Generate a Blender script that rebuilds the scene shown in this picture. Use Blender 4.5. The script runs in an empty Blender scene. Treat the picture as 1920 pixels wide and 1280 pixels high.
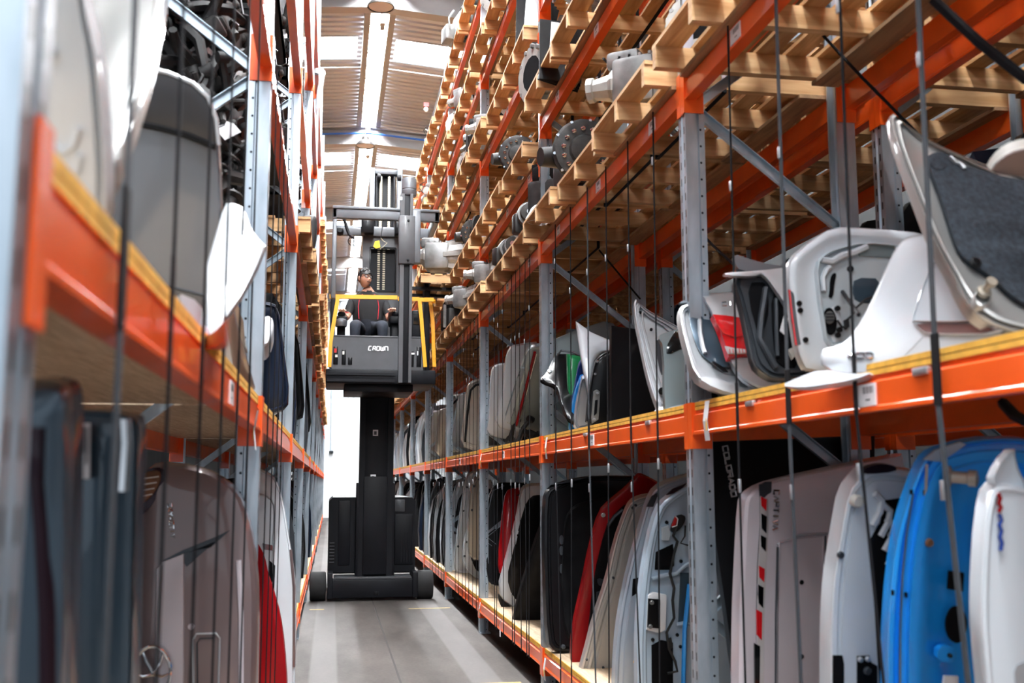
import bpy, bmesh, math, random
from mathutils import Vector, Matrix
random.seed(7)
scene = bpy.context.scene
C = scene.collection
# ------------------------------------------------------------------ camera
F, YAW, PITCH, ROLL, HC = 1964.3, 0.1696, 0.13379, -0.00108, 1.5
cy_, sy_, cp_, sp_ = math.cos(YAW), math.sin(YAW), math.cos(PITCH), math.sin(PITCH)
FW = Vector((sy_*cp_, cy_*cp_, sp_)); R0 = Vector((cy_, -sy_, 0)); U0 = R0.cross(FW)
RT = R0*math.cos(ROLL) + U0*math.sin(ROLL); UP = -R0*math.sin(ROLL) + U0*math.cos(ROLL)
cam = bpy.data.cameras.new('camera'); camo = bpy.data.objects.new('camera', cam); C.objects.link(camo)
M = Matrix((RT, UP, -FW)).transposed().to_4x4(); M.translation = (0, 0, HC); camo.matrix_world = M
cam.sensor_width = 36; cam.lens = F/1920*36; cam.clip_start = .05; cam.clip_end = 200
cam.dof.use_dof = True; cam.dof.focus_distance = 9.5; cam.dof.aperture_fstop = 3.2
scene.camera = camo
# ------------------------------------------------------------------ light
W = bpy.data.worlds.new('overcast'); scene.world = W; W.use_nodes = True
W.node_tree.nodes['Background'].inputs[0].default_value = (.78, .89, 1, 1)
W.node_tree.nodes['Background'].inputs[1].default_value = 0.85
SKY_E = 42.0            # brightness of the daylit roof panels
RIDGE_E = 190.0
scene.view_settings.view_transform = 'Standard'; scene.view_settings.look = 'None'
scene.view_settings.exposure = 0.4; scene.view_settings.gamma = 1; scene.view_settings.use_curve_mapping = False
scene.cycles.max_bounces = 6; scene.cycles.diffuse_bounces = 4; scene.cycles.glossy_bounces = 3
scene.cycles.sample_clamp_indirect = 6; scene.cycles.use_denoising = True
scene.cycles.caustics_reflective = False; scene.cycles.caustics_refractive = False

def at(px, py, X=None, Y=None, Z=None, pl=None):
    """world point under a photograph pixel on a plane; pl = (point, normal)"""
    d = FW + RT*((px-960)/F) - UP*((py-640)/F); o = Vector((0, 0, HC))
    if pl: t = pl[1].dot(pl[0]-o)/pl[1].dot(d)
    elif X is not None: t = X/d.x
    elif Y is not None: t = Y/d.y
    else: t = (Z-HC)/d.z
    return o + d*t
# ------------------------------------------------------------------ materials
MT = {}
def nmat(name):
    m = bpy.data.materials.new(name); m.use_nodes = True; MT[name] = m
    return m, m.node_tree, m.node_tree.nodes['Principled BSDF']
def mat(name, col, rough=.5, metal=0, coat=0, noise=0, nscale=6, spec=.5, emit=None, es=0, crough=.05, bump=0):
    m, t, b = nmat(name); n = t.nodes; l = t.links
    b.inputs['Base Color'].default_value = (*col, 1); b.inputs['Roughness'].default_value = rough
    b.inputs['Metallic'].default_value = metal; b.inputs['Coat Weight'].default_value = coat
    b.inputs['Coat Roughness'].default_value = crough; b.inputs['Specular IOR Level'].default_value = spec
    if emit: b.inputs['Emission Color'].default_value = (*emit, 1); b.inputs['Emission Strength'].default_value = es
    if noise or bump:
        tc = n.new('ShaderNodeTexCoord'); nz = n.new('ShaderNodeTexNoise'); nz.inputs['Scale'].default_value = nscale; nz.inputs['Detail'].default_value = 6
        l.new(tc.outputs['Object'], nz.inputs['Vector'])
    if noise:
        mx = n.new('ShaderNodeMixRGB'); mx.blend_type = 'MIX'
        mx.inputs[1].default_value = (*[max(0, c*(1-noise)) for c in col], 1); mx.inputs[2].default_value = (*[min(1, c*(1+noise)) for c in col], 1)
        rp = n.new('ShaderNodeMapRange'); rp.inputs[1].default_value = .3; rp.inputs[2].default_value = .7
        l.new(nz.outputs['Fac'], rp.inputs[0]); l.new(rp.outputs[0], mx.inputs[0]); l.new(mx.outputs[0], b.inputs['Base Color'])
        r2 = n.new('ShaderNodeMapRange'); r2.inputs[3].default_value = max(0, rough-.08); r2.inputs[4].default_value = min(1, rough+.12)
        l.new(nz.outputs['Fac'], r2.inputs[0]); l.new(r2.outputs[0], b.inputs['Roughness'])
    if bump:
        bp = n.new('ShaderNodeBump'); bp.inputs['Strength'].default_value = bump; bp.inputs['Distance'].default_value = .01
        l.new(nz.outputs['Fac'], bp.inputs['Height']); l.new(bp.outputs[0], b.inputs['Normal'])
    return m
def paint(name, col, metal=0, rough=.42, coat=.8, spec=.5):
    return mat(name, col, rough, metal, coat, noise=.05, nscale=3, crough=.06, spec=spec)

mat('orange', (.93, .115, .010), .32, 0, .35, noise=.10, nscale=5)
mat('red_orange', (.80, .055, .012), .36, 0, .3, noise=.12, nscale=5)
mat('zinc_brace', (.46, .55, .62), .35, .65, 0, noise=.22, nscale=9)
mat('white_paper', (.82, .82, .84), .6)
mat('print', (.06, .06, .07), .6)
mat('cord', (.012, .012, .014), .8, spec=.1)
mat('webbing', (.035, .042, .052), .7, noise=.2, nscale=40)
mat('strap_black', (.008, .008, .01), .6, spec=.15)
mat('clip', (.6, .62, .65), .35, .8)
mat('black_plastic', (.010, .010, .011), .45, noise=.3, nscale=12, spec=.12)
mat('truck_black', (.0055, .006, .0085), .5, 0, 0, noise=.3, nscale=4, spec=.22)
mat('truck_grey', (.058, .060, .067), .45, 0, .1, noise=.12, nscale=6)
mat('mast_grey', (.13, .14, .155), .42, .3, 0, noise=.15, nscale=6)
mat('truck_yellow', (.85, .36, .01), .4, 0, .4, noise=.05)
mat('tag_yellow', (.95, .55, .01), .5)
mat('rubber', (.014, .014, .015), .8, noise=.25, nscale=20)
mat('chain', (.40, .36, .27), .45, .7)
mat('chrome', (.80, .80, .82), .12, 1)
mat('alu', (.22, .22, .22), .45, .6, 0, noise=.25, nscale=14, bump=.25)
mat('alu_pale', (.33, .325, .31), .5, .35, 0, noise=.2, nscale=14, bump=.25)
mat('iron_dark', (.014, .0135, .014), .5, .2, 0, noise=.5, nscale=18, bump=.3)
mat('iron_mid', (.03, .0285, .028), .55, .4, 0, noise=.5, nscale=18, bump=.3)
mat('rust', (.16, .075, .04), .8, 0, 0, noise=.5, nscale=12)
mat('frame_steel', (.185, .17, .165), .55, .2, 0, noise=.08)
mat('rafter', (.27, .26, .265), .55, .1, 0, noise=.06)
mat('cable_blue', (.02, .11, .42), .5)
mat('lamp_body', (.05, .047, .047), .4, .5)
mat('lamp_lens', (.45, .40, .39), .4)
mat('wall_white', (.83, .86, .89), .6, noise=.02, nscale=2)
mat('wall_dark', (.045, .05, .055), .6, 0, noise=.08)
mat('opening_shade', (.004, .004, .005), .9, spec=.1)  # flat near-black caps paint the shade inside holes and openings
mat('wall_clad', (.55, .62, .68), .5, .1, noise=.05)
mat('skin', (.56, .30, .21), .5)
mat('hair', (.012, .010, .010), .55, noise=.5, nscale=60)
mat('shirt', (.013, .013, .015), .8, noise=.25, nscale=25)
mat('jeans', (.018, .022, .034), .85, noise=.3, nscale=30)
mat('piping_red', (.55, .02, .04), .6)
mat('seat_black', (.02, .02, .022), .6)
mat('net_black', (.02, .02, .02), .8)
mat('felt', (.030, .038, .050), .95, noise=.45, nscale=70, bump=.5)
# paints
for nm, c, me in (('p_white', (.66, .70, .745), 0), ('p_offwhite', (.74, .74, .71), 0), ('p_cream', (.62, .60, .55), 0), ('p_putty', (.22, .215, .205), 0), ('p_silver', (.60, .63, .66), .6), ('p_silver_warm', (.60, .585, .565), .6),
    ('p_silver_blue', (.46, .53, .62), .5), ('p_paleblue', (.50, .62, .74), .2), ('p_grey', (.14, .155, .175), .35), ('p_greygreen', (.27, .33, .345), .4), ('p_darkgrey', (.055, .062, .072), .4),
    ('p_mauve', (.60, .555, .60), .15), ('p_taupe', (.19, .137, .137), .35), ('p_black', (.006, .006, .007), 0), ('p_slate', (.05, .085, .12), .5), ('p_plum', (.028, .014, .022), .35),
    ('p_navy', (.010, .016, .034), .1), ('p_blue', (.008, .34, .95), .1), ('p_royal', (.010, .05, .30), .1), ('p_green', (.012, .27, .09), .1), ('p_red', (.28, .004, .007), .05), ('p_beige', (.42, .37, .30), .3)):
    dk = nm in ('p_black', 'p_navy', 'p_darkgrey', 'p_red', 'p_plum'); paint(nm, c, me, .3 if dk else .42, .15 if dk else .8, .15 if dk else .5)
mat('primer_inner', (.50, .56, .60), .4, .1, .3, noise=.06)
mat('tail_red', (.62, .012, .016), .12, 0, .9)
mat('tail_clear', (.75, .72, .72), .15, .3, .8)
mat('glass_dark', (.006, .007, .008), .06, 0, 1)
mat('window_matt', (.022, .022, .025), .4, 0, .1)
mat('brake_red', (.5, .02, .02), .3)
mat('wire_black', (.01, .01, .011), .6)

def wood(name, c1, c2, scale=1.0, axis=1):
    m, t, b = nmat(name); n = t.nodes; l = t.links
    tc = n.new('ShaderNodeTexCoord'); mp = n.new('ShaderNodeMapping'); oi = n.new('ShaderNodeObjectInfo')
    s = [14, 14, 14]; s[axis] = 1.3; mp.inputs['Scale'].default_value = [v*scale for v in s]
    ad = n.new('ShaderNodeVectorMath'); ad.operation = 'ADD'
    sc = n.new('ShaderNodeVectorMath'); sc.operation = 'SCALE'; sc.inputs[0].default_value = (7, 9, 5); l.new(oi.outputs['Random'], sc.inputs['Scale'])
    l.new(tc.outputs['Object'], ad.inputs[0]); l.new(sc.outputs[0], ad.inputs[1]); l.new(ad.outputs[0], mp.inputs['Vector'])
    nz = n.new('ShaderNodeTexNoise'); nz.inputs['Scale'].default_value = 1.6; nz.inputs['Detail'].default_value = 8; nz.inputs['Distortion'].default_value = .8
    l.new(mp.outputs[0], nz.inputs['Vector'])
    rm = n.new('ShaderNodeMapRange'); rm.inputs[1].default_value = .32; rm.inputs[2].default_value = .68; l.new(nz.outputs['Fac'], rm.inputs[0])
    mx = n.new('ShaderNodeMixRGB'); mx.inputs[1].default_value = (*c1, 1); mx.inputs[2].default_value = (*c2, 1); l.new(rm.outputs[0], mx.inputs[0])
    hv = n.new('ShaderNodeHueSaturation'); vr = n.new('ShaderNodeMapRange'); vr.inputs[3].default_value = .72; vr.inputs[4].default_value = 1.12
    l.new(oi.outputs['Random'], vr.inputs[0]); l.new(vr.outputs[0], hv.inputs['Value']); l.new(mx.outputs[0], hv.inputs['Color']); l.new(hv.outputs[0], b.inputs['Base Color'])
    b.inputs['Roughness'].default_value = .7
    return m
wood('pine_x', (.50, .27, .105), (.77, .50, .26), 1, 0)
wood('pine_y', (.44, .23, .085), (.72, .45, .22), 1, 1)
wood('pine_worn', (.20, .115, .06), (.42, .26, .13), 1, 1)
wood('chipboard', (.42, .30, .19), (.60, .46, .32), 2.0, 1)
mat('board_edge', (.88, .46, .06), .7, noise=.2, nscale=25)

def mat_zinc():
    m, t, b = nmat('zinc'); n = t.nodes; l = t.links
    tc = n.new('ShaderNodeTexCoord'); nz = n.new('ShaderNodeTexNoise'); nz.inputs['Scale'].default_value = 11; nz.inputs['Detail'].default_value = 7
    mp = n.new('ShaderNodeMapping'); mp.inputs['Scale'].default_value = (1, 1, .35); l.new(tc.outputs['Object'], mp.inputs[0]); l.new(mp.outputs[0], nz.inputs['Vector'])
    rm = n.new('ShaderNodeMapRange'); rm.inputs[1].default_value = .3; rm.inputs[2].default_value = .7; l.new(nz.outputs['Fac'], rm.inputs[0])
    mx = n.new('ShaderNodeMixRGB'); mx.inputs[1].default_value = (.33, .40, .46, 1); mx.inputs[2].default_value = (.58, .65, .72, 1); l.new(rm.outputs[0], mx.inputs[0])
    sp = n.new('ShaderNodeSeparateXYZ'); l.new(tc.outputs['Object'], sp.inputs[0])
    def mth(op, a, bb=None):
        k = n.new('ShaderNodeMath'); k.operation = op
        for i, v in enumerate((a, bb)):
            if v is None: continue
            if isinstance(v, (int, float)): k.inputs[i].default_value = v
            else: l.new(v, k.inputs[i])
        return k.outputs[0]
    ax = mth('ABSOLUTE', sp.outputs[0])
    z = mth('SUBTRACT', mth('MODULO', sp.outputs[2], .075), .0375)
    # round holes in the side, about 70 mm behind the face
    dx = mth('SUBTRACT', ax, .069)
    d2 = mth('SQRT', mth('ADD', mth('MULTIPLY', dx, dx), mth('MULTIPLY', z, z)))
    hole = mth('LESS_THAN', d2, .0052)
    # slots in the face, two columns
    yy = mth('SUBTRACT', mth('ABSOLUTE', mth('SUBTRACT', sp.outputs[1], .044)), .023)
    slot = mth('MULTIPLY', mth('LESS_THAN', mth('ABSOLUTE', yy), .0055), mth('LESS_THAN', mth('ABSOLUTE', z), .017))
    slot = mth('MULTIPLY', slot, mth('LESS_THAN', ax, .02))
    hh = mth('MAXIMUM', hole, slot)
    m2 = n.new('ShaderNodeMixRGB'); m2.inputs[2].default_value = (.012, .013, .016, 1); l.new(hh, m2.inputs[0]); l.new(mx.outputs[0], m2.inputs[1])
    l.new(m2.outputs[0], b.inputs['Base Color']); b.inputs['Metallic'].default_value = .7; b.inputs['Roughness'].default_value = .3
mat_zinc()
def mat_floor():
    m, t, b = nmat('concrete'); n = t.nodes; l = t.links
    tc = n.new('ShaderNodeTexCoord'); sp = n.new('ShaderNodeSeparateXYZ'); l.new(tc.outputs['Object'], sp.inputs[0])
    n1 = n.new('ShaderNodeTexNoise'); n1.inputs['Scale'].default_value = 1.1; n1.inputs['Detail'].default_value = 9; n1.inputs['Roughness'].default_value = .62
    mp = n.new('ShaderNodeMapping'); mp.inputs['Scale'].default_value = (1.8, .55, 1); l.new(tc.outputs['Object'], mp.inputs[0]); l.new(mp.outputs[0], n1.inputs['Vector'])
    n2 = n.new('ShaderNodeTexNoise'); n2.inputs['Scale'].default_value = 35; n2.inputs['Detail'].default_value = 4; l.new(tc.outputs['Object'], n2.inputs['Vector'])
    mx = n.new('ShaderNodeMixRGB'); mx.inputs[1].default_value = (.036, .030, .027, 1); mx.inputs[2].default_value = (.110, .096, .088, 1)
    rm = n.new('ShaderNodeMapRange'); rm.inputs[1].default_value = .3; rm.inputs[2].default_value = .72; l.new(n1.outputs['Fac'], rm.inputs[0]); l.new(rm.outputs[0], mx.inputs[0])
    m2 = n.new('ShaderNodeMixRGB'); m2.blend_type = 'OVERLAY'; m2.inputs[0].default_value = .35; l.new(mx.outputs[0], m2.inputs[1]); l.new(n2.outputs['Fac'], m2.inputs[2])
    # polished tyre tracks: two paler lanes worn along the aisle
    def band(c, w):
        a = n.new('ShaderNodeMath'); a.operation = 'SUBTRACT'; a.inputs[1].default_value = c; l.new(sp.outputs[0], a.inputs[0])
        q = n.new('ShaderNodeMath'); q.operation = 'ABSOLUTE'; l.new(a.outputs[0], q.inputs[0])
        r = n.new('ShaderNodeMapRange'); r.inputs[1].default_value = w; r.inputs[2].default_value = w*.82; r.inputs[3].default_value = 0; r.inputs[4].default_value = 1; l.new(q.outputs[0], r.inputs[0])
        return r.outputs[0]
    s = n.new('ShaderNodeMath'); s.operation = 'MAXIMUM'; l.new(band(-.03, .12), s.inputs[0]); l.new(band(1.20, .13), s.inputs[1])
    sn = n.new('ShaderNodeMath'); sn.operation = 'MULTIPLY'; sn.inputs[1].default_value = .42; l.new(s.outputs[0], sn.inputs[0])
    m3 = n.new('ShaderNodeMixRGB'); m3.inputs[2].default_value = (.19, .183, .18, 1); l.new(sn.outputs[0], m3.inputs[0]); l.new(m2.outputs[0], m3.inputs[1])
    l.new(m3.outputs[0], b.inputs['Base Color'])
    b.inputs['Roughness'].default_value = .62; b.inputs['Specular IOR Level'].default_value = .3
    bp = n.new('ShaderNodeBump'); bp.inputs['Strength'].default_value = .06; l.new(n2.outputs['Fac'], bp.inputs['Height']); l.new(bp.outputs[0], b.inputs['Normal'])
mat_floor()
mat('joint', (.05, .047, .045), .8)
mat('line_yellow', (.45, .33, .12), .7, noise=.3, nscale=8)
mat('roof_sheet', (.42, .43, .48), .5, .1, 0, noise=.05, nscale=3)
def mat_sky(name, strength, col):
    m, t, b = nmat(name); b.inputs['Base Color'].default_value = (.8, .8, .8, 1)
    b.inputs['Emission Color'].default_value = (*col, 1); b.inputs['Emission Strength'].default_value = strength
mat_sky('daylight_panel', SKY_E, (.93, .97, 1)); mat_sky('daylight_ridge', RIDGE_E, (.95, .98, 1))

# ------------------------------------------------------------------ mesh helpers
class MB:
    def __init__(s): s.v = []; s.f = []; s.sm = []
    def add(s, vs, fs, smooth=False):
        o = len(s.v); s.v += [Vector(v) for v in vs]; s.f += [tuple(i+o for i in f) for f in fs]; s.sm += [smooth]*len(fs); return s
    def box(s, x0, x1, y0, y1, z0, z1):
        return s.add([(x, y, z) for z in (z0, z1) for y in (y0, y1) for x in (x0, x1)], [(0, 2, 3, 1), (4, 5, 7, 6), (0, 1, 5, 4), (2, 6, 7, 3), (0, 4, 6, 2), (1, 3, 7, 5)])
    def cbox(s, x0, x1, y0, y1, z0, z1, c=.01):
        """box with chamfered edges"""
        bm = bmesh.new(); bmesh.ops.create_cube(bm, size=1)
        for v in bm.verts: v.co = ((x0+x1)/2+v.co.x*(x1-x0), (y0+y1)/2+v.co.y*(y1-y0), (z0+z1)/2+v.co.z*(z1-z0))
        bmesh.ops.bevel(bm, geom=bm.edges[:], offset=c, segments=2, affect='EDGES', profile=.5)
        return s.bm(bm, True)
    def bm(s, bm, smooth=False):
        bm.verts.index_update(); s.add([v.co.copy() for v in bm.verts], [[v.index for v in f.verts] for f in bm.faces], smooth); bm.free(); return s
    def prism(s, prof, a, b, axis=1):
        """extrude a closed 2-D profile along an axis (0 x: prof=(y,z), 1 y: prof=(x,z), 2 z: prof=(x,y))"""
        n = len(prof)
        mk = {0: lambda p, t: (t, p[0], p[1]), 1: lambda p, t: (p[0], t, p[1]), 2: lambda p, t: (p[0], p[1], t)}[axis]
        return s.add([mk(p, a) for p in prof]+[mk(p, b) for p in prof], [(i, (i+1) % n, n+(i+1) % n, n+i) for i in range(n)]+[tuple(range(n))[::-1], tuple(range(n, 2*n))])
    def bar(s, p, q, w, h, up=(0, 0, 1)):
        p, q = Vector(p), Vector(q); d = (q-p).normalized(); u = Vector(up)
        if abs(d.dot(u)) > .98: u = Vector((0, 1, 0))
        a = d.cross(u).normalized(); b = a.cross(d).normalized()
        return s.add([e+a*(sx*w/2)+b*(sz*h/2) for e in (p, q) for sx, sz in ((-1, -1), (1, -1), (1, 1), (-1, 1))], [(0, 1, 5, 4), (1, 2, 6, 5), (2, 3, 7, 6), (3, 0, 4, 7), (3, 2, 1, 0), (4, 5, 6, 7)])
    def tube(s, pts, r, n=8, caps=True, closed=False):
        pts = [Vector(p) for p in pts]; rs = r if isinstance(r, (list, tuple)) else [r]*len(pts); vs = []; fs = []; m = len(pts); ref = None
        for i, p in enumerate(pts):
            if closed: d = pts[(i+1) % m]-pts[i-1]
            else: d = (pts[min(i+1, m-1)]-pts[max(i-1, 0)])
            d = d.normalized() if d.length > 1e-9 else Vector((0, 0, 1))
            if ref is None: ref = d.orthogonal().normalized()
            ref = (ref-d*ref.dot(d)); ref = ref.normalized() if ref.length > 1e-6 else d.orthogonal().normalized()
            b = d.cross(ref); vs += [p+(ref*math.cos(2*math.pi*k/n)+b*math.sin(2*math.pi*k/n))*rs[i] for k in range(n)]
        for i in range(m if closed else m-1):
            j = (i+1) % m
            fs += [(i*n+k, i*n+(k+1) % n, j*n+(k+1) % n, j*n+k) for k in range(n)]
        if caps and not closed: fs += [tuple(range(n))[::-1], tuple(range((m-1)*n, m*n))]
        return s.add(vs, fs, True)
    def lathe(s, prof, c, axis=(0, 0, 1), n=20, smooth=True):
        """revolve (r, t) pairs about an axis through c"""
        a = Vector(axis).normalized(); u = a.orthogonal().normalized(); w = a.cross(u); c = Vector(c); vs = []
        for r, t in prof: vs += [c+a*t+(u*math.cos(2*math.pi*k/n)+w*math.sin(2*math.pi*k/n))*r for k in range(n)]
        m = len(prof); fs = [(i*n+k, i*n+(k+1) % n, (i+1)*n+(k+1) % n, (i+1)*n+k) for i in range(m-1) for k in range(n)]
        fs += [tuple(range(n))[::-1], tuple(range((m-1)*n, m*n))]
        return s.add(vs, fs, smooth)
    def ball(s, c, r, n=10, m=7):
        r = r if isinstance(r, (tuple, list)) else (r, r, r); vs = []; fs = []
        for i in range(m+1):
            t = math.pi*i/m
            for k in range(n): p = 2*math.pi*k/n; vs.append((c[0]+r[0]*math.sin(t)*math.cos(p), c[1]+r[1]*math.sin(t)*math.sin(p), c[2]+r[2]*math.cos(t)))
        for i in range(m): fs += [(i*n+k, (i+1)*n+k, (i+1)*n+(k+1) % n, i*n+(k+1) % n) for k in range(n)]
        return s.add(vs, fs, True)
    def mesh(s, name, origin=(0, 0, 0), material=None):
        me = bpy.data.meshes.new(name); o = Vector(origin)
        me.from_pydata([v-o for v in s.v], [], s.f); me.polygons.foreach_set('use_smooth', s.sm)
        if any(s.sm): me.set_sharp_from_angle(angle=math.radians(38))
        if material: me.materials.append(MT[material])
        me.update(); return me
    def build(s, name, material, parent=None):
        org = parent['_o'] if parent is not None and '_o' in parent else (0, 0, 0)
        o = bpy.data.objects.new(name, s.mesh(name, org, material)); C.objects.link(o); o.parent = parent
        if parent is not None and '_o' in parent: o['_o'] = parent['_o']
        return o
def tag(o, label, cat, group=None):
    o['label'] = label; o['category'] = cat
    if group: o['group'] = group
    return o
REN = {'car_door': 'car_door_unit', 'rack_beam': 'rack_crossbar', 'door_trim': 'door_card', 'trim_strip': 'plastic_garnish', 'boot_lid': 'boot_lid_shell', 'rack_frame': 'rack_support', 'seat_back': 'seat_cushion', 'suspension_arm': 'suspension_link', 'tie_cord': 'tie_rope'}
def thing(name, label, cat, loc=(0, 0, 0), group=None):
    name = REN.get(name, name)
    o = bpy.data.objects.new(name, None); o.empty_display_size = .1; C.objects.link(o); o.location = loc; o['_o'] = tuple(loc)
    return tag(o, label, cat, group)
def struct(o): o['kind'] = 'structure'; return o
def inst(name, me, parent=None, loc=(0, 0, 0), rot=None):
    o = bpy.data.objects.new(name, me); C.objects.link(o); o.location = loc; o.parent = parent
    if rot: o.rotation_euler = rot
    return o
def solo(name, mb, material, label, cat, group=None, loc=None):
    """a thing that is a single mesh, origin at its base"""
    if loc is None:
        zs = min(v.z for v in mb.v); loc = (sum(v.x for v in mb.v)/len(mb.v), sum(v.y for v in mb.v)/len(mb.v), zs)
    name = REN.get(name, name)
    o = bpy.data.objects.new(name, mb.mesh(name, loc, material)); C.objects.link(o); o.location = loc
    return tag(o, label, cat, group)
ORD = ['first', 'second', 'third', 'fourth', 'fifth', 'sixth', 'seventh', 'eighth', 'ninth', 'tenth', 'eleventh', 'twelfth', 'thirteenth', 'fourteenth', 'fifteenth']
# ------------------------------------------------------------------ the hall
XR, XL, S, YR0, YL0 = 1.5, -.275, 3.23, 4.241, 4.170      # rack faces, bay length, near corner of the frames beside k = 0
RX = .63                                                   # the roof ridge runs above the aisle
fl = MB().box(-4, 8, -12, 43.2, -.2, 0).build('floor', 'concrete'); struct(fl)
for i, (xa, xb) in enumerate(((.545, .560),)):
    struct(MB().box(xa, xb, -12, 43, .0005, .0022).build('trim_%d' % (i+1), 'joint'))
for i, (y, x0, x1) in enumerate(((12.9, .95, 1.45), (8.05, 1.0, 1.45), (13.0, -.22, -.05))):
    struct(MB().box(x0, x1, y, y+.05, .0005, .002).build('trim_%d' % (i+2), 'line_yellow'))
we = MB().box(-4, 8, 43.0, 43.2, 0, 4.9).build('wall_end', 'wall_white'); struct(we)
wc = MB()
for i in range(60):
    x = -4+i*.2; wc.prism([(x, 43.0), (x+.03, 42.96), (x+.09, 42.96), (x+.12, 43.0), (x+.2, 43.0), (x+.2, 43.2), (x, 43.2)], 4.9, 9.3, 2)
wco = wc.build('cladding', 'wall_clad', we)
MB().tube([(-.02, 42.93, 2.75), (-.02, 42.93, 5.2)], .06, 10).build('downpipe', 'wall_clad', we)
MB().lathe([(.03, 0), (.09, .02), (.09, .08), (.05, .1)], (-.02, 42.93, 2.68), n=10).build('pipe_bracket', 'p_darkgrey', we)
struct(MB().box(-4, 8, 42.9, 43.0, 0, .12).build('baseboard_end', 'rafter'))
struct(MB().box(-2.4, -2.2, 1.1, 43.2, 0, 9.0).build('wall_block_left', 'wall_dark'))  # added wall, blocks light so the left rack stays dark
struct(MB().box(5.0, 5.2, -6, 43.2, 0, 8.95).build('wall_block_right', 'wall_dark'))  # added wall, blocks side light to keep the right rack interior dark
# roof: ribbed sheets falling away from the ridge, daylight bands across, a daylight strip on the ridge
RZ, SL = 9.3, math.tan(math.radians(4.5))
roof_z = lambda x: RZ-abs(x-RX)*SL
ceil = bpy.data.objects.new('ceiling', None); C.objects.link(ceil); struct(ceil)
BANDS = [(15.45+6.6*i+2.32, 15.45+6.6*i+3.32) for i in range(-4, 5)]
def sheet(y0, y1, x0, x1):
    mb = MB(); n = max(1, round((y1-y0)/.19)); p = (y1-y0)/n
    prof = []
    for i in range(n):
        y = y0+i*p; prof += [(y, 0), (y+p*.55, 0), (y+p*.66, .035), (y+p*.89, .035)]
    prof.append((y1, 0))
    vs = []
    for y, h in prof: vs += [(x0, y, roof_z(x0)+h), (x1, y, roof_z(x1)+h)]
    mb.add(vs, [(2*i, 2*i+2, 2*i+3, 2*i+1) for i in range(len(prof)-1)]); return mb
edges = [-11.0]+[v for b in BANDS for v in b]+[43.2]
for side, (xs) in (('l', (-4.2, -2.1, -.75, RX-.2)), ('r', (RX+.2, 1.98, 3.4, 4.8, 8.2))):
    for a, b in zip(xs[:-1], xs[1:]):
        for i in range(0, len(edges)-1):
            y0, y1 = edges[i], edges[i+1]
            if i % 2 == 0 or a >= 3.4: sheet(y0, y1, a, b).build('roof_sheet', 'roof_sheet', ceil)
            else:
                g0, g1 = (a+.06, b-.06)
                if a == RX+.2: g0 = a+.14
                if b == RX-.2: g1 = b-.14
                o = MB().box(g0, g1, y0, y1, 0, .012)
                for v in o.v: v.z += roof_z(v.x)+.02
                o.build('skylight_panel', 'daylight_panel', ceil)
                if g0 != a: sheet(y0, y1, a, g0).build('roof_sheet', 'roof_sheet', ceil)
                if g1 != b: sheet(y0, y1, g1, b).build('roof_sheet', 'roof_sheet', ceil)
for x in (-2.1, -.75, RX-.2, RX+.2, 1.98, 3.4, 4.8):
    z = roof_z(x); w = .05
    MB().prism([(x-w, z-.20), (x+w, z-.20), (x+w, z-.18), (x-w+.02, z-.18), (x-w+.02, z-.005), (x-w, z-.005)], -11, 43, 1).build('purlin', 'frame_steel', ceil)
for i in range(-3, 5):
    y = 15.45+6.6*i
    prof = [(-4.2, roof_z(-4.2)-.2), (RX, RZ-.2), (8.2, roof_z(8.2)-.2)]
    mb = MB()
    for (xa, za), (xb, zb) in zip(prof[:-1], prof[1:]):
        for y0, y1, z0, z1 in ((y-.11, y+.11, -.02, 0), (y-.012, y+.012, -.36, -.02), (y-.11, y+.11, -.38, -.36)):
            mb.add([(xa, y0, za+z0), (xb, y0, zb+z0), (xb, y1, zb+z0), (xa, y1, za+z0), (xa, y0, za+z1), (xb, y0, zb+z1), (xb, y1, zb+z1), (xa, y1, za+z1)], [(0, 3, 2, 1), (4, 5, 6, 7), (0, 1, 5, 4), (1, 2, 6, 5), (2, 3, 7, 6), (3, 0, 4, 7)])
    mb.build('rafter', 'rafter', ceil)
    MB().box(RX-.035, RX+.035, y-.13, y+.13, RZ-.85, RZ-.05).build('hanger_bracket', 'rafter', ceil)
    for yy in (y+3.4,):
        MB().tube([(-4, yy, roof_z(-4)-.12), (RX, yy, RZ-.12), (8, yy, roof_z(8)-.12)], .012, 6).build('sag_rod', 'clip', ceil)
for i in range(-17, 69):                                   # ridge strip in short translucent sheets, each with its lap joint
    y = 15.4+i*.62-6.25*1
    if y > 42.5: break
    MB().box(RX-.15, RX+.15, y+.03, y+.60, RZ+.0, RZ+.012).build('ridge_skylight', 'daylight_ridge', ceil)
    MB().box(RX-.16, RX+.16, y-.022, y+.022, RZ-.03, RZ+.012).build('ridge_lap', 'frame_steel', ceil)
MB().tube([(-4, 15.45+6.6-.14, roof_z(-4)-.36), (RX, 15.45+6.6-.14, RZ-.36), (8, 15.45+6.6-.14, roof_z(8)-.36)], .022, 8).build('blue_cable', 'cable_blue', ceil)
def highbay(x, y, z, lab):
    t = thing('highbay_lamp', lab, 'lamp', (x, y, z), 'highbay lamps under the ridge')
    MB().lathe([(.02, .20), (.07, .19), (.09, .12), (.14, .09), (.19, .03), (.20, 0), (.185, 0), (.18, .02)], (x, y, z), n=24).build('housing', 'lamp_body', t)
    MB().lathe([(.178, .012), (.12, .006), (.0, .004)], (x, y, z), n=24).build('lens', 'lamp_lens', t)
    MB().tube([(x, y, z+.19), (x, y, RZ-.1)], .006, 6).build('hanging_wire', 'frame_steel', t)
co = Vector((0, 0, HC)); p = co+(at(714, 14, X=RX)-co)*.90; highbay(p.x, p.y, p.z, 'round highbay lamp hanging at the top of the picture')
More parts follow.
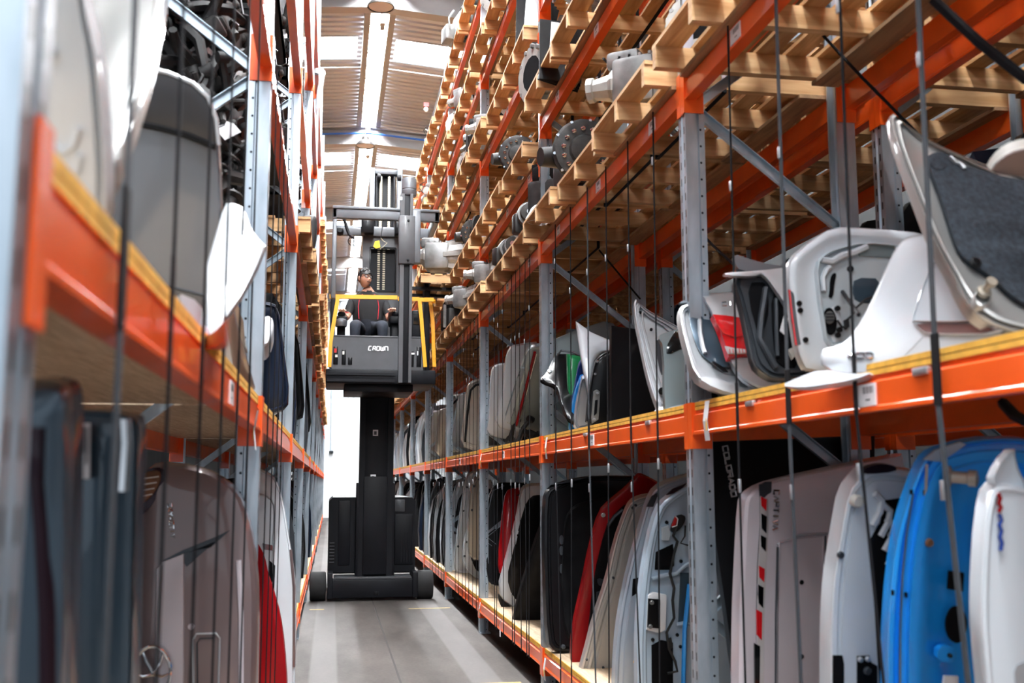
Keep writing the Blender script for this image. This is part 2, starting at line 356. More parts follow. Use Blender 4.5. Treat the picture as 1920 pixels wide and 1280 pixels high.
p = co+(at(685, 274, X=RX)-co)*.86; highbay(p.x, p.y, p.z, 'round highbay lamp hanging below the blue cable beam')
p = at(799, 205, Z=8.75)
t = thing('wall_sensor', 'small pale sensor under the roof beside the right rack', 'sensor', p)
MB().ball(p, (.05, .05, .06)).build('dome', 'p_cream', t); MB().box(p.x-.05, p.x+.05, p.y-.04, p.y+.04, p.z+.05, p.z+.13).build('mount', 'brake_red', t)

# ------------------------------------------------------------------ pallet racking
UD, UW, FH, FD = .088, .088, 8.3, .80
def frame_meshes(sg):
    FH = 7.35 if sg > 0 else 8.3
    prof = [(0, .0), (.048, 0), (.052, .010), (.058, .010), (.062, .002), (UD, .002), (UD, .012), (.066, .016), (.066, UW-.016), (UD, UW-.012), (UD, UW-.002), (.062, UW-.002), (.058, UW-.01), (.052, UW-.01), (.048, UW), (0, UW), (0, UW*.62), (.008, UW*.56), (.008, UW*.44), (0, UW*.38)]
    prof = [(sg*x, y) for x, y in prof]
    if sg < 0: prof = prof[::-1]
    up = MB().prism(prof, 0, FH, 2).mesh('upright', material='zinc')
    rp = MB().prism([(sg*FD-x, y) for x, y in prof][::-1], 0, FH, 2).mesh('upright', material='zinc')
    foot = MB().box(min(0, sg*.11)-.0, max(0, sg*.11), -.02, UW+.02, 0, .012).mesh('foot_plate', material='zinc')
    br = []
    yb = UW*.5
    def brace(p, q):
        a, b = Vector(p), Vector(q); mb = MB(); d = (b-a).normalized(); n = Vector((0, -1, 0)); w = d.cross(n).normalized()*.02
        # C-section: web and two lips
        mb.bar(a, b, .040, .003, (0, 1, 0)); mb.bar(a+w+n*.011, b+w+n*.011, .003, .022, (0, 1, 0)); mb.bar(a-w+n*.011, b-w+n*.011, .003, .022, (0, 1, 0))
        return mb.mesh('brace', material='zinc_brace')
    z = .95-1.1
    while z+1.1 < FH:
        for a, b in (((.07, z+.02), (FD-.07, z+.53)), ((.07, z+1.08), (FD-.07, z+.57))):
            if min(a[1], b[1]) > .05: br.append(brace((sg*a[0], yb, a[1]), (sg*b[0], yb, b[1])))
        z += 1.1
    return up, rp, foot, br
FM = {1: frame_meshes(1), -1: frame_meshes(-1)}
def frame(sg, x, y, label):
    t = thing('rack_frame', label, 'rack frame', (x, y, 0), 'galvanised rack frames')
    u, r, f, br = FM[sg]
    inst('upright', u, t); inst('upright', r, t); inst('foot_plate', f, t); inst('foot_plate', f, t, (sg*(FD-.11), 0, 0))
    for b in br: inst('brace', b, t)
    return t
def beam_meshes(sg, material):
    L = S-UW
    prof = [(0, 0), (.05, 0), (.05, .1), (.014, .1), (.014, .086), (.003, .080), (.003, .014), (0, .010)]
    pr = [(sg*x, z) for x, z in prof]
    if sg < 0: pr = pr[::-1]
    body = MB().prism(pr, 0, L, 1).mesh('beam_body', material=material)
    lip = MB().box(*sorted((sg*-.003, sg*.008)), 0, L, -.002, .008).mesh('lower_lip', material=material)
    def conn(y0, d):
        """angle plate: one leg on the upright face, one on its side; d points from the beam end to the upright"""
        mb = MB(); ya, yb = sorted((y0, y0+d*.042)); xa, xb = sorted((-sg*.006, 0))
        mb.box(xa, xb, ya, yb, -.06, .135)
        ya, yb = sorted((y0, y0-d*.005)); xa, xb = sorted((-sg*.006, sg*.084)); mb.box(xa, xb, ya, yb, -.06, .135)
        return mb.mesh('end_connector', material=material)
    return body, lip, conn(0, -1), conn(L, 1)
BMS = {(s, m): beam_meshes(s, m) for s in (1, -1) for m in ('orange', 'red_orange')}
stk = {s: MB().box(*sorted((-s*.0005, s*.004)), 0, .10, .014, .078).mesh('label_sticker', material='white_paper') for s in (1, -1)}
stk2 = {s: MB().box(*sorted((-s*.0005, s*.004)), 0, .05, .012, .045).mesh('barcode_sticker', material='white_paper') for s in (1, -1)}
bars = {}
for s in (1, -1):
    mb = MB()
    for q in range(7): mb.box(*sorted((-s*.001, s*.003)), .012+q*.009, .015+q*.009+.002*(q % 2), .05, .070)
    mb.box(*sorted((-s*.001, s*.003)), .03, .055, .030, .034); bars[s] = mb.mesh('barcode_print', material='print')
def beam(sg, x, y, z, label, material='orange', stickers=()):
    t = thing('rack_beam', label, 'rack beam', (x, y, z), 'orange rack beams')
    b, lp, c1, c2 = BMS[(sg, material)]
    inst('beam_body', b, t); inst('lower_lip', lp, t); inst('end_connector', c1, t); inst('end_connector', c2, t)
    for sy in stickers: k = inst('label_sticker', stk[sg], t, (0, sy, 0)); inst('barcode_print', bars[sg], k)
    return t
SIDE = {1: 'right', -1: 'left'}
bayname = lambda j: ORD[j+1]+' bay'
frames_r = range(0, 12)
for k in frames_r:
    frame(1, XR, YR0+S*k, 'galvanised rack frame on the right of the aisle, %s in view from the camera' % ORD[k])
    if k < 5: frame(1, XR+.93, YR0+S*k, 'galvanised rack frame behind the right rack, %s in view from the camera' % ORD[k])
for k in range(-1, 12):
    frame(-1, XL, YL0+S*k, 'galvanised rack frame on the left of the aisle, %s from the camera' % ORD[k+1])
Z_NEAR = [.15, 1.64, 3.11, 4.066, 5.01, 5.96, 6.9]
Z_FAR = [.15, 1.64, 3.11, 3.783, 4.73, 5.69, 6.65]
Z_LEFT = [.15, 1.64, 3.11, 4.28, 5.53, 6.65]
LEV = ['bottom', 'second', 'third', 'fourth', 'fifth', 'sixth', 'seventh', 'top']
deckm = {}
for sg in (1, -1):
    def dm(z0, z1, y0, y1):
        return MB().box(*sorted((sg*.014, sg*.79)), y0, y1, z0, z1)
    deckm[sg] = [dm(a+.0005, b, y0, y1).mesh('shelf_board', material='chipboard') for a, b in ((0, .017), (.018, .036)) for y0, y1 in ((.0, 1.565), (1.569, S-UW))]
    deckm[sg].append(MB().box(*sorted((sg*.010, sg*.016)), 0, S-UW, .001, .016).mesh('front_edging', material='board_edge'))
    deckm[sg].append(MB().box(*sorted((sg*.010, sg*.016)), 0, S-UW, .019, .035).mesh('front_edging', material='board_edge'))
def deck(sg, x, y, z, label):
    t = thing('chipboard_shelf', label, 'shelf', (x, y, z), 'chipboard shelves of the racks')
    for m in deckm[sg]: inst(m.name.split('.')[0], m, t)
for j in range(-1, 11):
    y = YR0+S*j+UW
    lv = Z_NEAR if j <= 0 else Z_FAR
    for i, z in enumerate(lv):
        if j == -1 and i > 4: continue
        st = ([1.62] if i == 1 else [.35, 1.4, 2.5]) if (j < 4 and i > 0) else ()
        beam(1, XR, y, z+.06, 'orange beam at the front of the right rack, %s level, %s' % (LEV[i], bayname(j)), 'orange', st)
        if j < 5 and i < 5:
            beam(-1, XR+FD, y, z+.06, 'orange beam along the back of the right rack, %s level, %s' % (LEV[i], bayname(j)), 'orange')
            if i < 4: beam(-1, XR+.93+FD, y, z+.06, 'orange far-side beam of rack behind right rack, %s level, %s' % (LEV[i], bayname(j)), 'orange')
            beam(1, XR+.93, y, z+.06, 'orange beam of the rack behind the right rack, %s level, %s' % (LEV[i], bayname(j)), 'orange')
        if i < 2: deck(1, XR, y, z+.16, 'chipboard shelf on the %s level of the right rack, %s' % (LEV[i], bayname(j)))
    y = YL0+S*j+UW
    for i, z in enumerate(Z_LEFT):
        if j == -1 and i > 2: continue
        beam(-1, XL, y, z+.06, 'orange beam at the front of the left rack, %s level, %s' % (LEV[i], bayname(j)), 'orange', [1.9] if (j < 0 and i == 1) else ())
        if j < 4: beam(1, XL-FD, y, z+.06, 'orange beam along the back of the left rack, %s level, %s' % (LEV[i], bayname(j)), 'orange')
        if i < 2: deck(-1, XL, y, z+.16, 'chipboard shelf on the %s level of the left rack, %s' % (LEV[i], bayname(j)))
# ------------------------------------------------------------------ pallets
PD, PWY = .95, 1.0
brm = MB().box(0, PD, -.022, .022, 0, .095).mesh('bearer', material='pine_x')
tbm = MB().box(-.048, .048, 0, PWY, 0, .018).mesh('top_board', material='pine_y')
lbm = MB().box(-.06, .06, 0, PWY, 0, .018).mesh('lead_board', material='pine_y')
bbm = MB().box(-.065, .065, 0, PWY, 0, .018).mesh('bottom_board', material='pine_worn')
PZ = .018+.095+.018
lowmb = MB()
for yb in (.03, PWY/2, PWY-.03): lowmb.box(0, PD, yb-.022, yb+.022, .018, .113)
for xb in [.06, .22, .37, .51, .65, .80, PD-.06]: lowmb.box(xb-.05, xb+.05, 0, PWY, .113, .131)
for xb in (.19, PD-.14): lowmb.box(xb-.055, xb+.055, 0, PWY, 0, .018)
plow = lowmb.mesh('pallet', material='pine_y')
NPAL = 0
def pallet(x, y, z, label, detail=True, group='pine pallets stored on the racks', rz=0):
    global NPAL; NPAL += 1
    if not detail:
        o = inst('pallet', plow, None, (x, y, z)); o.rotation_euler.z = rz; return tag(o, label, 'pallet', group)
    t = thing('pallet', label, 'pallet', (x, y, z), group); t.rotation_euler.z = rz
    for yb in (.03, PWY/2, PWY-.03): inst('bearer', brm, t, (0, yb, .018))
    inst('top_board', lbm, t, (.06, 0, .113)); inst('top_board', lbm, t, (PD-.06, 0, .113))
    for xb in (.22, .37, .51, .65, .80): inst('top_board', tbm, t, (xb, 0, .113))
    for xb in (.19, PD-.14): inst('bottom_board', bbm, t, (xb, 0, 0))
    return t
POS3 = ['nearest of three', 'middle of three', 'farthest of three']
PAL = {}
rp = random.Random(3)
for j in range(-1, 11):
    lv = Z_NEAR if j <= 0 else Z_FAR
    for i, z in enumerate(lv):
        if i < 2 or (j == -1 and i > 2) or (j == 0 and i > 4): continue
        for q in range(3):
            x = XR-.12+rp.uniform(-.03, .02); y = YR0+S*j+UW+.02+q*1.045+rp.uniform(-.01, .03); zz = z+.16
            PAL[(j, i, q)] = (x, y, zz+PZ)
            pallet(x, y, zz, 'pine pallet on the %s level of the right rack, %s, %s' % (LEV[i], bayname(j), POS3[q]), j <= 3)
            if j < 3 and i < 4: pallet(XR+.86, y+rp.uniform(-.02, .02), zz, 'pine pallet, %s level of rack behind right rack, %s, %s' % (LEV[i], bayname(j), POS3[q]), j < 1)
for j in range(1, 9):
    for i in ((2,) if j < 4 else (2, 3, 4)):
        for q in range(3):
            y = YL0+S*j+UW+.02+q*1.045
            o = pallet(XL+.10+rp.uniform(-.02, .03)-PD, y, Z_LEFT[i]+.16, 'pine pallet on the %s level of the left rack, %s, %s' % (LEV[i], bayname(j), POS3[q]), j < 3)
# ------------------------------------------------------------------ order-picker truck
def X_(px, Y, py=700): return at(px, py, Y=Y).x
def Z_(py, Y, px=700): return at(px, py, Y=Y).z
tk = thing('forklift', 'black and grey man-up turret forklift with yellow cab rails standing in the aisle', 'forklift', (.6, 14.6, 0))
YW = 13.80                                                  # front of the load wheels
def B(x0, x1, y0, y1, z0, z1, name, m, par=tk, c=.012): return MB().cbox(x0, x1, y0, y1, z0, z1, c).build(name, m, par)
# base
for xa, xb in ((X_(590, YW), X_(620, YW)), (X_(787, YW), X_(817, YW))):
    w = MB().lathe([(.10, 0), (.172, .004), (.184, .02), (.184, xb-xa-.02), (.172, xb-xa-.004), (.10, xb-xa)], (xa, YW+.184, .184), (1, 0, 0), 28).build('load_wheel', 'rubber', tk)
    MB().lathe([(.02, -.006), (.06, -.006), (.07, .004), (.07, xb-xa-.004), (.06, xb-xa+.006)], (xa, YW+.184, .184), (1, 0, 0), 16).build('hub', 'truck_grey', w)
xl, xr = X_(622, YW), X_(788, YW)
B(xl, xr, YW+.02, YW+.30, .045, .27, 'front_axle', 'truck_black')
B(xl, xl+.07, YW-.01, YW+.55, .04, .36, 'outrigger', 'truck_black'); B(xr-.07, xr, YW-.01, YW+.55, .04, .36, 'outrigger', 'truck_black')
B(xl+.08, xr-.08, YW+.05, YW+.5, .27, .30, 'step_plate', 'truck_grey', c=.006)
B(.57, .63, YW+.012, YW+.03, .075, .12, 'tow_eye', 'p_black', c=.005)
# power unit, two shoulders with a recess for the mast
YB = 14.25; x0, x1 = X_(622, YB), X_(782, YB); zt = Z_(932, YB)
def shoulder(xa, xb, nm):
    mb = MB(); s = -1 if xa < .5 else 1
    pr = [(xa, .33), (xb, .33), (xb, zt), (xa+.05, zt), (xa, zt-.05)] if s < 0 else [(xa, .33), (xb, .33), (xb, zt-.05), (xb-.05, zt), (xa, zt)]
    mb.prism(pr, YB, YB+2.0, 1); return mb.build('battery_cover', 'truck_black', tk)
sa = shoulder(x0, X_(672, YB), 'l'); sb = shoulder(X_(738, YB), x1, 'r')
B(x0+.05, x1-.05, YB+.16, YB+1.9, .3, zt-.08, 'power_unit', 'truck_black')
B(X_(640, YB), X_(662, YB), YB-.012, YB+.02, .42, zt-.04, 'cover_panel', 'truck_black', sa); B(X_(744, YB), X_(778, YB), YB-.012, YB+.02, .42, zt-.22, 'cover_panel', 'truck_black', sb)
B(X_(744, YB), X_(762, YB), YB-.014, YB+.02, zt-.19, zt-.03, 'grey_plate', 'truck_grey', sb, .004)
for q in range(7):
    z = Z_(1018+q*6, YB); MB().box(X_(625, YB), X_(634, YB), YB-.006, YB+.01, z-.012, z+.004).build('vent_slot', 'p_black', sa)
    MB().box(X_(625, YB), X_(634, YB), YB-.016, YB+.004, z+.004, z+.014).build('vent_louvre', 'truck_grey', sa)
for q in range(5):
    x = X_(756+q*5, YB); MB().box(x, x+.012, YB-.022, YB+.0, .45, .85).build('vent_rib', 'truck_black', sb)
# mast
YM = 13.98; mx0, mx1 = X_(677, YM), X_(740, YM)
ztop = Z_(316, 14.2); zcab = Z_(735, YM)
B(mx0-.03, mx1+.03, YM+.03, YM+.35, .25, 1.5, 'mast_foot', 'truck_black')
ms = MB()
for xa, xb in ((mx0, mx0+.075), (mx1-.075, mx1)): ms.box(xa, xb, YM, YM+.26, .3, zcab+.25)
ms.build('mast_rail', 'truck_black', tk)
B(mx0+.07, mx1-.07, YM+.035, YM+.2, .3, zcab+.25, 'mast_cover', 'truck_black', c=.006)
B(mx0+.06, mx1-.075, YM-.03, YM+.05, .32, Z_(893, YM), 'cylinder_guard', 'truck_black')
for px, py in ((706, 811), (703, 895)):
    x, z = X_(px, YM), Z_(py, YM); pl = MB().box(x-.035, x+.035, YM+.018, YM+.036, z-.04, z+.04).build('warning_plate', 'white_paper', tk); MB().box(x-.018, x+.014, YM+.014, YM+.02, z-.026, z+.02).build('pictogram', 'print', pl)
YU = 14.15
for xa, xb in ((X_(687, YU), X_(697, YU)), (X_(740, YU), X_(750, YU))): B(xa, xb, YU, YU+.22, zcab, ztop, 'inner_mast_rail', 'mast_grey', c=.006)
for xa, xb in ((X_(699, YU), X_(703, YU)), (X_(733, YU), X_(737, YU))): B(xa, xb, YU+.04, YU+.1, zcab, ztop-.1, 'lift_cylinder', 'truck_black', c=.006)
B(X_(687, YU), X_(750, YU), YU+.05, YU+.2, ztop-.07, ztop, 'mast_crosshead', 'mast_grey')
B(X_(697, YU), X_(738, YU), YU+.16, YU+.2, 3.9, ztop-.05, 'mast_back', 'truck_black', c=.004)
for px in (709, 716, 725):
    x = X_(px, YU); mb = MB(); z = 4.1; k = 0
    while z < ztop-.1: mb.box(x-.019, x+.019, YU+.06, YU+.085, z, z+.016); mb.box(x-.011, x+.011, YU+.06, YU+.085, z+.016, z+.03); z += .03
    if px != 716: mb.build('lift_chain', 'chain', tk)
for px in (701, 740): MB().lathe([(.02, 0), (.055, .005), (.055, .05), (.02, .055)], (X_(px, YU), YU+.03, ztop-.13), (1, 0, 0), 14).build('chain_roller', 'truck_black', tk)
# cab
YC = 12.85; YK = 13.85                                      # cab front and back
cx0, cx1 = X_(611, YC), X_(817, YC); zf0, zf1 = Z_(719, YC), Z_(692, YC)
pf = MB().cbox(cx0, cx1, YC, YK, zf0, zf1, .015).build('cab_platform', 'truck_black', tk)
for q, (za, zb) in enumerate(((.02, .055), (.10, .13))): MB().box(cx0+.01, X_(740, YC), YC-.015, YC+.01, zf0+za, zf0+zb).build('step_edge', 'truck_black', pf)
B(X_(646, YC), X_(776, YC), YC+.1, YK, Z_(733, YC), zf0+.01, 'under_frame', 'truck_black')
fx0, fx1 = X_(620, YC), X_(797, YC); zp = Z_(632, YC)
fp = MB().prism([(fx0+.02, zf1), (fx1, zf1), (fx1, zp-.0), (fx0+.02, zp), (fx0, zp-.03), (fx0, zf1+.02)], YC+.03, YC+.075, 1).build('front_panel', 'truck_grey', tk)
B(fx0, fx1, YC+.025, YC+.10, zp, zp+.022, 'panel_top_rail', 'truck_grey', fp, .006)
for xa, xb, za, zb in ((624, 633, 650, 684), (640, 648, 656, 684), (652, 660, 670, 684), (768, 776, 656, 686), (781, 790, 648, 686)):
    MB().cbox(X_(xa, YC), X_(xb, YC), YC+.022, YC+.04, Z_(zb, YC), Z_(za, YC), .006).build('panel_opening', 'p_black', fp)
for px, py, w, h, m in ((628, 658, .03, .05, 'brake_red'), (630, 668, .03, .03, 'p_cream'), (643, 662, .022, .04, 'p_cream'), (774, 661, .04, .02, 'white_paper'), (783, 660, .012, .05, 'white_paper')):
    MB().box(X_(px, YC)-w/2, X_(px, YC)+w/2, YC+.014, YC+.03, Z_(py, YC)-h/2, Z_(py, YC)+h/2).build('panel_detail', m, fp)
# maker's lettering drawn as strokes
def strokes(name, lines, w, m, par, y, d=.006):
    mb = MB()
    for ln in lines:
        for a, b in zip(ln[:-1], ln[1:]): mb.bar((a[0], y, a[1]), (b[0], y, b[1]), d, w, (Vector((b[0]-a[0], 0, b[1]-a[1])).cross(Vector((0, 1, 0)))))
    return mb.build(name, m, par)
lx, lz, lw, lh = X_(690, YC), Z_(656, YC), X_(729, YC)-X_(690, YC), Z_(648.5, YC)-Z_(656, YC)
u = lw/5.3
G = {'C': [[(.92, 1), (.22, 1), (0, .1), (.05, 0), (.8, 0)]], 'R': [[(.05, 0), (.25, 1), (.95, 1), (.9, .5), (.3, .5)], [(.6, .5), (.95, 0)]], 'O': [[(0, 0), (.1, 1), (.85, 1), (.85, 0), (0, 0)]], 'W': [[(0, 1), (0, 0), (.9, 0), (.9, 1)], [(.45, 0), (.45, .8)]], 'N': [[(0, 0), (0, 1), (.8, 1), (.9, .7), (.9, 0)]]}
mbs = []
for i, ch in enumerate('CROWN'): mbs += [[(lx+(i*1.06+px*.86)*u, lz+pz*lh) for px, pz in ln] for ln in G[ch]]
strokes('lettering', mbs, .013, 'white_paper', fp, YC+.026)
# yellow rails
def rail(pts, name='cab_rail', r=.022):
    mb = MB()
    for a, b in zip(pts[:-1], pts[1:]): mb.bar(a, b, .045, .05)
    return mb.build(name, 'truck_yellow', tk)
P = lambda px, py, Y: tuple(at(px, py, Y=Y))
rail([P(617.5, 688, YC), P(620, 640, YC), P(633, 562, YC), P(633, 556, YC), P(745, 558, YC)])
rail([P(746, 560, YC), P(786, 561, YC), P(790, 600, YC), P(797, 688, YC)])
rail([P(786, 562, YC), P(813, 562, YC), P(813, 567, YC+.02)]); rail([P(806, 564, YC+.15), P(811, 600, YC+.15), P(814, 688, YC+.15)])
rail([P(618, 556, YC+.1), P(633, 556, YC+.1)])
# overhead guard
zg0, zg1 = Z_(410, YC), Z_(390, YC)
og = B(X_(617, YC), X_(822, YC), YC+.02, YC+.10, zg0, zg1, 'overhead_guard', 'mast_grey')
B(X_(617, YC), X_(822, YC), YC+.0, YC+.12, zg1-.02, zg1+.015, 'guard_rim', 'mast_grey', og, .006)
B(X_(617, YC), X_(626, YC), YC+.02, YK, zg0-.01, zg1, 'guard_side', 'mast_grey', og); B(X_(812, YC), X_(822, YC), YC+.02, YK, zg0, zg1, 'guard_side', 'mast_grey', og)
B(X_(622, YK), X_(800, YK), YK-.05, YK, zg0, zg1, 'guard_side', 'mast_grey', og)
B(X_(617, YC), X_(626, YC), YC+.03, YC+.09, Z_(560, YC), zg0, 'guard_post', 'mast_grey'); B(X_(617, YK), X_(626, YK), YK-.06, YK, zf1, zg0, 'guard_post', 'truck_black'); 
YA = YC-.12
ax0, ax1 = X_(747, YA), X_(771, YA)
am = MB()
for xa, xb in ((ax0, ax0+.05), (ax1-.035, ax1)): am.box(xa, xb, YA, YA+.16, Z_(716, YA), Z_(360, YA))
am.build('auxiliary_mast', 'truck_grey', tk); B(ax0+.04, ax1-.03, YA+.03, YA+.14, Z_(716, YA), Z_(362, YA), 'mast_web', 'truck_black', c=.004)
xc = (X_(751, YA)+X_(777, YA))/2+.0
MB().lathe([(.085, 0), (.092, .01), (.092, .07), (.088, .075), (.088, .085), (.092, .09), (.092, .21), (.085, .225), (.02, .23)], (xc, YA+.10, Z_(361, YA)), n=24).build('swing_motor', 'mast_grey', tk)
B(X_(770, YA), X_(786, YA), YA, YA+.12, Z_(490, YA), Z_(390, YA), 'carriage_plate', 'mast_grey')
B(X_(744, YA), X_(775, YA), YA-.03, YA+.1, Z_(493, YA), Z_(402, YA), 'carriage_plate', 'truck_grey')
for px, py in ((762, 412), (762, 486)): MB().lathe([(.012, -.05), (.016, -.04), (.016, 0)], (X_(px, YA), YA, Z_(py, YA)), (0, 1, 0), 10).build('bolt', 'truck_black', tk)
p = at(752, 372, Y=YA); MB().box(p.x-.014, p.x+.014, YA-.004, YA+.004, p.z-.02, p.z+.02).build('warning_plate', 'tail_clear', tk)
# back of the cab with a window
YP = 13.80; bx0, bx1 = X_(676, YP), X_(748, YP); bz0, bz1 = zf1, Z_(428, YP); wx0, wx1, wz0, wz1 = X_(690, YP), X_(739, YP), Z_(545, YP), Z_(464, YP)
bp_ = MB()
for a in ((bx0, wx0, bz0, bz1), (wx1, bx1, bz0, bz1), (wx0, wx1, bz0, wz0), (wx0, wx1, wz1, bz1)): bp_.box(a[0], a[1], YP, YP+.05, a[2], a[3])
bk = bp_.build('cab_back', 'truck_grey', tk)
wg = MB()
for a, b in (((wx0, wz0), (wx1, wz0)), ((wx1, wz0), (wx1, wz1)), ((wx1, wz1), (wx0, wz1)), ((wx0, wz1), (wx0, wz0))): wg.bar((a[0], YP-.005, a[1]), (b[0], YP-.005, b[1]), .02, .02)
wg.build('window_gasket', 'p_black', bk)
for px in (707, 717): 
    x = X_(px, YP-.02); mb = MB(); z = wz0
    while z < wz1: mb.box(x-.016, x+.016, YP+.055, YP+.07, z, z+.016); z += .03
    mb.build('lift_chain', 'chain', tk)
MB().box(wx0, wx1, YP+.08, YP+.1, wz0, wz1).build('window_backing', 'truck_black', bk)
for xa, xb in ((672, 696), (735, 748)): B(X_(xa, YP), X_(xb, YP), YP-.2, YP, Z_(443, YP), Z_(413, YP), 'guard_bracket', 'p_black')
B(X_(630, YP), X_(748, YP), YP-.05, YP+.0, Z_(444, YP), Z_(430, YP), 'cross_tube', 'truck_grey')
# lamp, fan, mirror and cable under the roof, yellow tag
MB().lathe([(.03, 0), (.05, .01), (.05, .06), (.03, .08)], P(637, 436, YC+.4), (0, -1, .2), 14).build('work_lamp', 'truck_black', tk)
f = MB(); c0 = at(663, 452, Y=YC+.35)
f.tube([(c0.x+.07*math.cos(a*math.pi/8), c0.y, c0.z+.06*math.sin(a*math.pi/8)) for a in range(16)], .006, 6, closed=True)
for a in range(4): f.bar(c0, (c0.x+.065*math.cos(a*1.571), c0.y, c0.z+.055*math.sin(a*1.571)), .02, .006)
f.build('fan', 'truck_black', tk)
MB().tube([P(645, 410, YC+.4), P(650, 428, YC+.4), P(655, 440, YC+.38), P(662, 446, YC+.36)], .02, 8).build('cable_bundle', 'strap_black', tk)
MB().tube([P(719, 411, YC+.06), P(717, 425, YC), P(714, 446, YC-.01)], .005, 6).build('lanyard', 'strap_black', tk)
MB().tube([P(714, 446, YC-.01), P(719, 452, YC-.01), P(726, 455, YC-.01), P(718, 463, YC-.01), P(712, 466, YC-.01), P(708, 455, YC-.01)], .006, 6).build('lanyard_hook', 'chain', tk)
q = [P(700, 462, YC-.02), P(703, 453, YC-.02), P(711, 451, YC-.02), P(713, 464, YC-.02), P(705, 466, YC-.02)]
tg = MB(); tg.prism([(a[0], a[2]) for a in q], YC-.035, YC-.01, 1); tg.build('yellow_tag', 'tag_yellow', tk)
# seat and controls
st = B(X_(655, 13.55), X_(727, 13.55), 13.35, 13.75, 3.22, 3.32, 'seat_cushion', 'seat_black', c=.04)
B(X_(660, 13.7), X_(724, 13.7), 13.68, 13.80, 3.28, 3.92, 'seat_back', 'seat_black', c=.05)
for px, s in ((640, -1), (741, 1)):
    ar = at(px, 598, Y=13.12)
    MB().cbox(ar.x-.075, ar.x+.075, 13.02, 13.42, ar.z-.07, ar.z+.03, .03).build('armrest_console', 'truck_black', tk)
    MB().ball((ar.x, 13.06, ar.z+.05), (.05, .05, .04)).build('control_knob', 'truck_black', tk)
    MB().cbox(ar.x-.05, ar.x+.05, 13.1, 13.4, zf1, ar.z-.05, .02).build('console_post', 'truck_black', tk)
d_ = at(640, 604, Y=13.0); MB().lathe([(.02, .05), (.065, .03), (.075, 0), (.06, -.05)], d_, (0, 0, 1), 18).build('steering_knob', 'mast_grey', tk)
B(X_(771, YC+.1), X_(792, YC+.1), YC+.08, YC+.3, zp, Z_(578, YC), 'display_housing', 'truck_black')
MB().box(X_(774, YC+.08), X_(788, YC+.08), YC+.07, YC+.085, Z_(604, YC), Z_(584, YC)).build('display_screen', 'glass_dark', tk)
B(fx1+.0, X_(808, YC), YC+.2, YC+.5, zf1, Z_(500, YC), 'hydraulic_column', 'truck_black')
# ------------------------------------------------------------------ driver
def skin_mesh(name, verts, edges, radii, root, material, origin, sub=2):
    me = bpy.data.meshes.new(name); me.from_pydata([Vector(v)-Vector(origin) for v in verts], edges, []); o = bpy.data.objects.new(name, me); C.objects.link(o)
    o.modifiers.new('s', 'SKIN'); sd = o.modifiers.new('d', 'SUBSURF'); sd.levels = sub; sd.render_levels = sub
    for i, r in enumerate(radii): me.skin_vertices[0].data[i].radius = r if isinstance(r, tuple) else (r, r)
    me.skin_vertices[0].data[root].use_root = True
    dg = bpy.context.evaluated_depsgraph_get(); dg.update(); ev = bpy.data.meshes.new_from_object(o.evaluated_get(dg)); bpy.data.objects.remove(o)
    ev.name = name; ev.materials.clear(); ev.materials.append(MT[material]); ev.polygons.foreach_set('use_smooth', [True]*len(ev.polygons)); return ev
YD = 13.42
hd = at(684, 522, Y=YD-.06); px_ = at(690, 600, Y=YD).x
org = (px_, YD, 3.32)
neck = at(686, 549, Y=YD); nz = neck.z
pel = (px_, YD+.06, 3.43); ch = (px_, YD+.03, nz-.28); up_ = (px_, YD+.02, nz-.10); nk = (px_-.01, YD, nz+.02); hb = (px_-.015, YD-.02, nz+.1)
shl, shr = (px_-.20, YD+.02, nz-.115), (px_+.20, YD+.02, nz-.115)
ell, elr = (px_-.285, YD-.08, nz-.36), (px_+.285, YD-.08, nz-.36)
hl, hr = at(640, 581, Y=13.05), at(736, 580, Y=13.05)
wl, wr = Vector(hl)+Vector((-.005, .06, .005)), Vector(hr)+Vector((-.01, .06, .005))
kl, kr = (px_-.17, YD-.40, 3.46), (px_+.17, YD-.40, 3.46); hil, hir = (px_-.11, YD+.02, 3.43), (px_+.11, YD+.02, 3.43)
al, ar2 = (px_-.17, YD-.36, 3.06), (px_+.17, YD-.36, 3.06)
V = [pel, ch, up_, nk, hb, shl, ell, tuple(wl), shr, elr, tuple(wr), hil, kl, al, hir, kr, ar2]
Ed = [(0, 1), (1, 2), (2, 3), (3, 4), (2, 5), (5, 6), (6, 7), (2, 8), (8, 9), (9, 10), (0, 11), (11, 12), (12, 13), (0, 14), (14, 15), (15, 16)]
Rd = [(.175, .13), (.19, .135), (.15, .10), (.062, .062), (.058, .058), (.085, .08), (.052, .052), (.034, .03), (.085, .08), (.052, .052), (.034, .03), (.11, .10), (.078, .078), (.05, .05), (.11, .10), (.078, .078), (.05, .05)]
pn = thing('person', 'person in black polo shirt and glasses seated in the forklift cab, looking sideways', 'person', org)
bme = skin_mesh('body', V, Ed, Rd, 0, 'skin', org)
bme.materials.append(MT['shirt']); bme.materials.append(MT['jeans'])
for pl_ in bme.polygons:
    c = pl_.center+Vector(org); ax = abs(c.x-px_)
    if c.z < 3.56 and not (ax > .22 and c.z > 3.50): pl_.material_index = 2
    elif c.z < nz+.015 and not (c.z < nz-.27 and ax > .215): pl_.material_index = 1
bo = bpy.data.objects.new('body', bme); C.objects.link(bo); bo.parent = pn
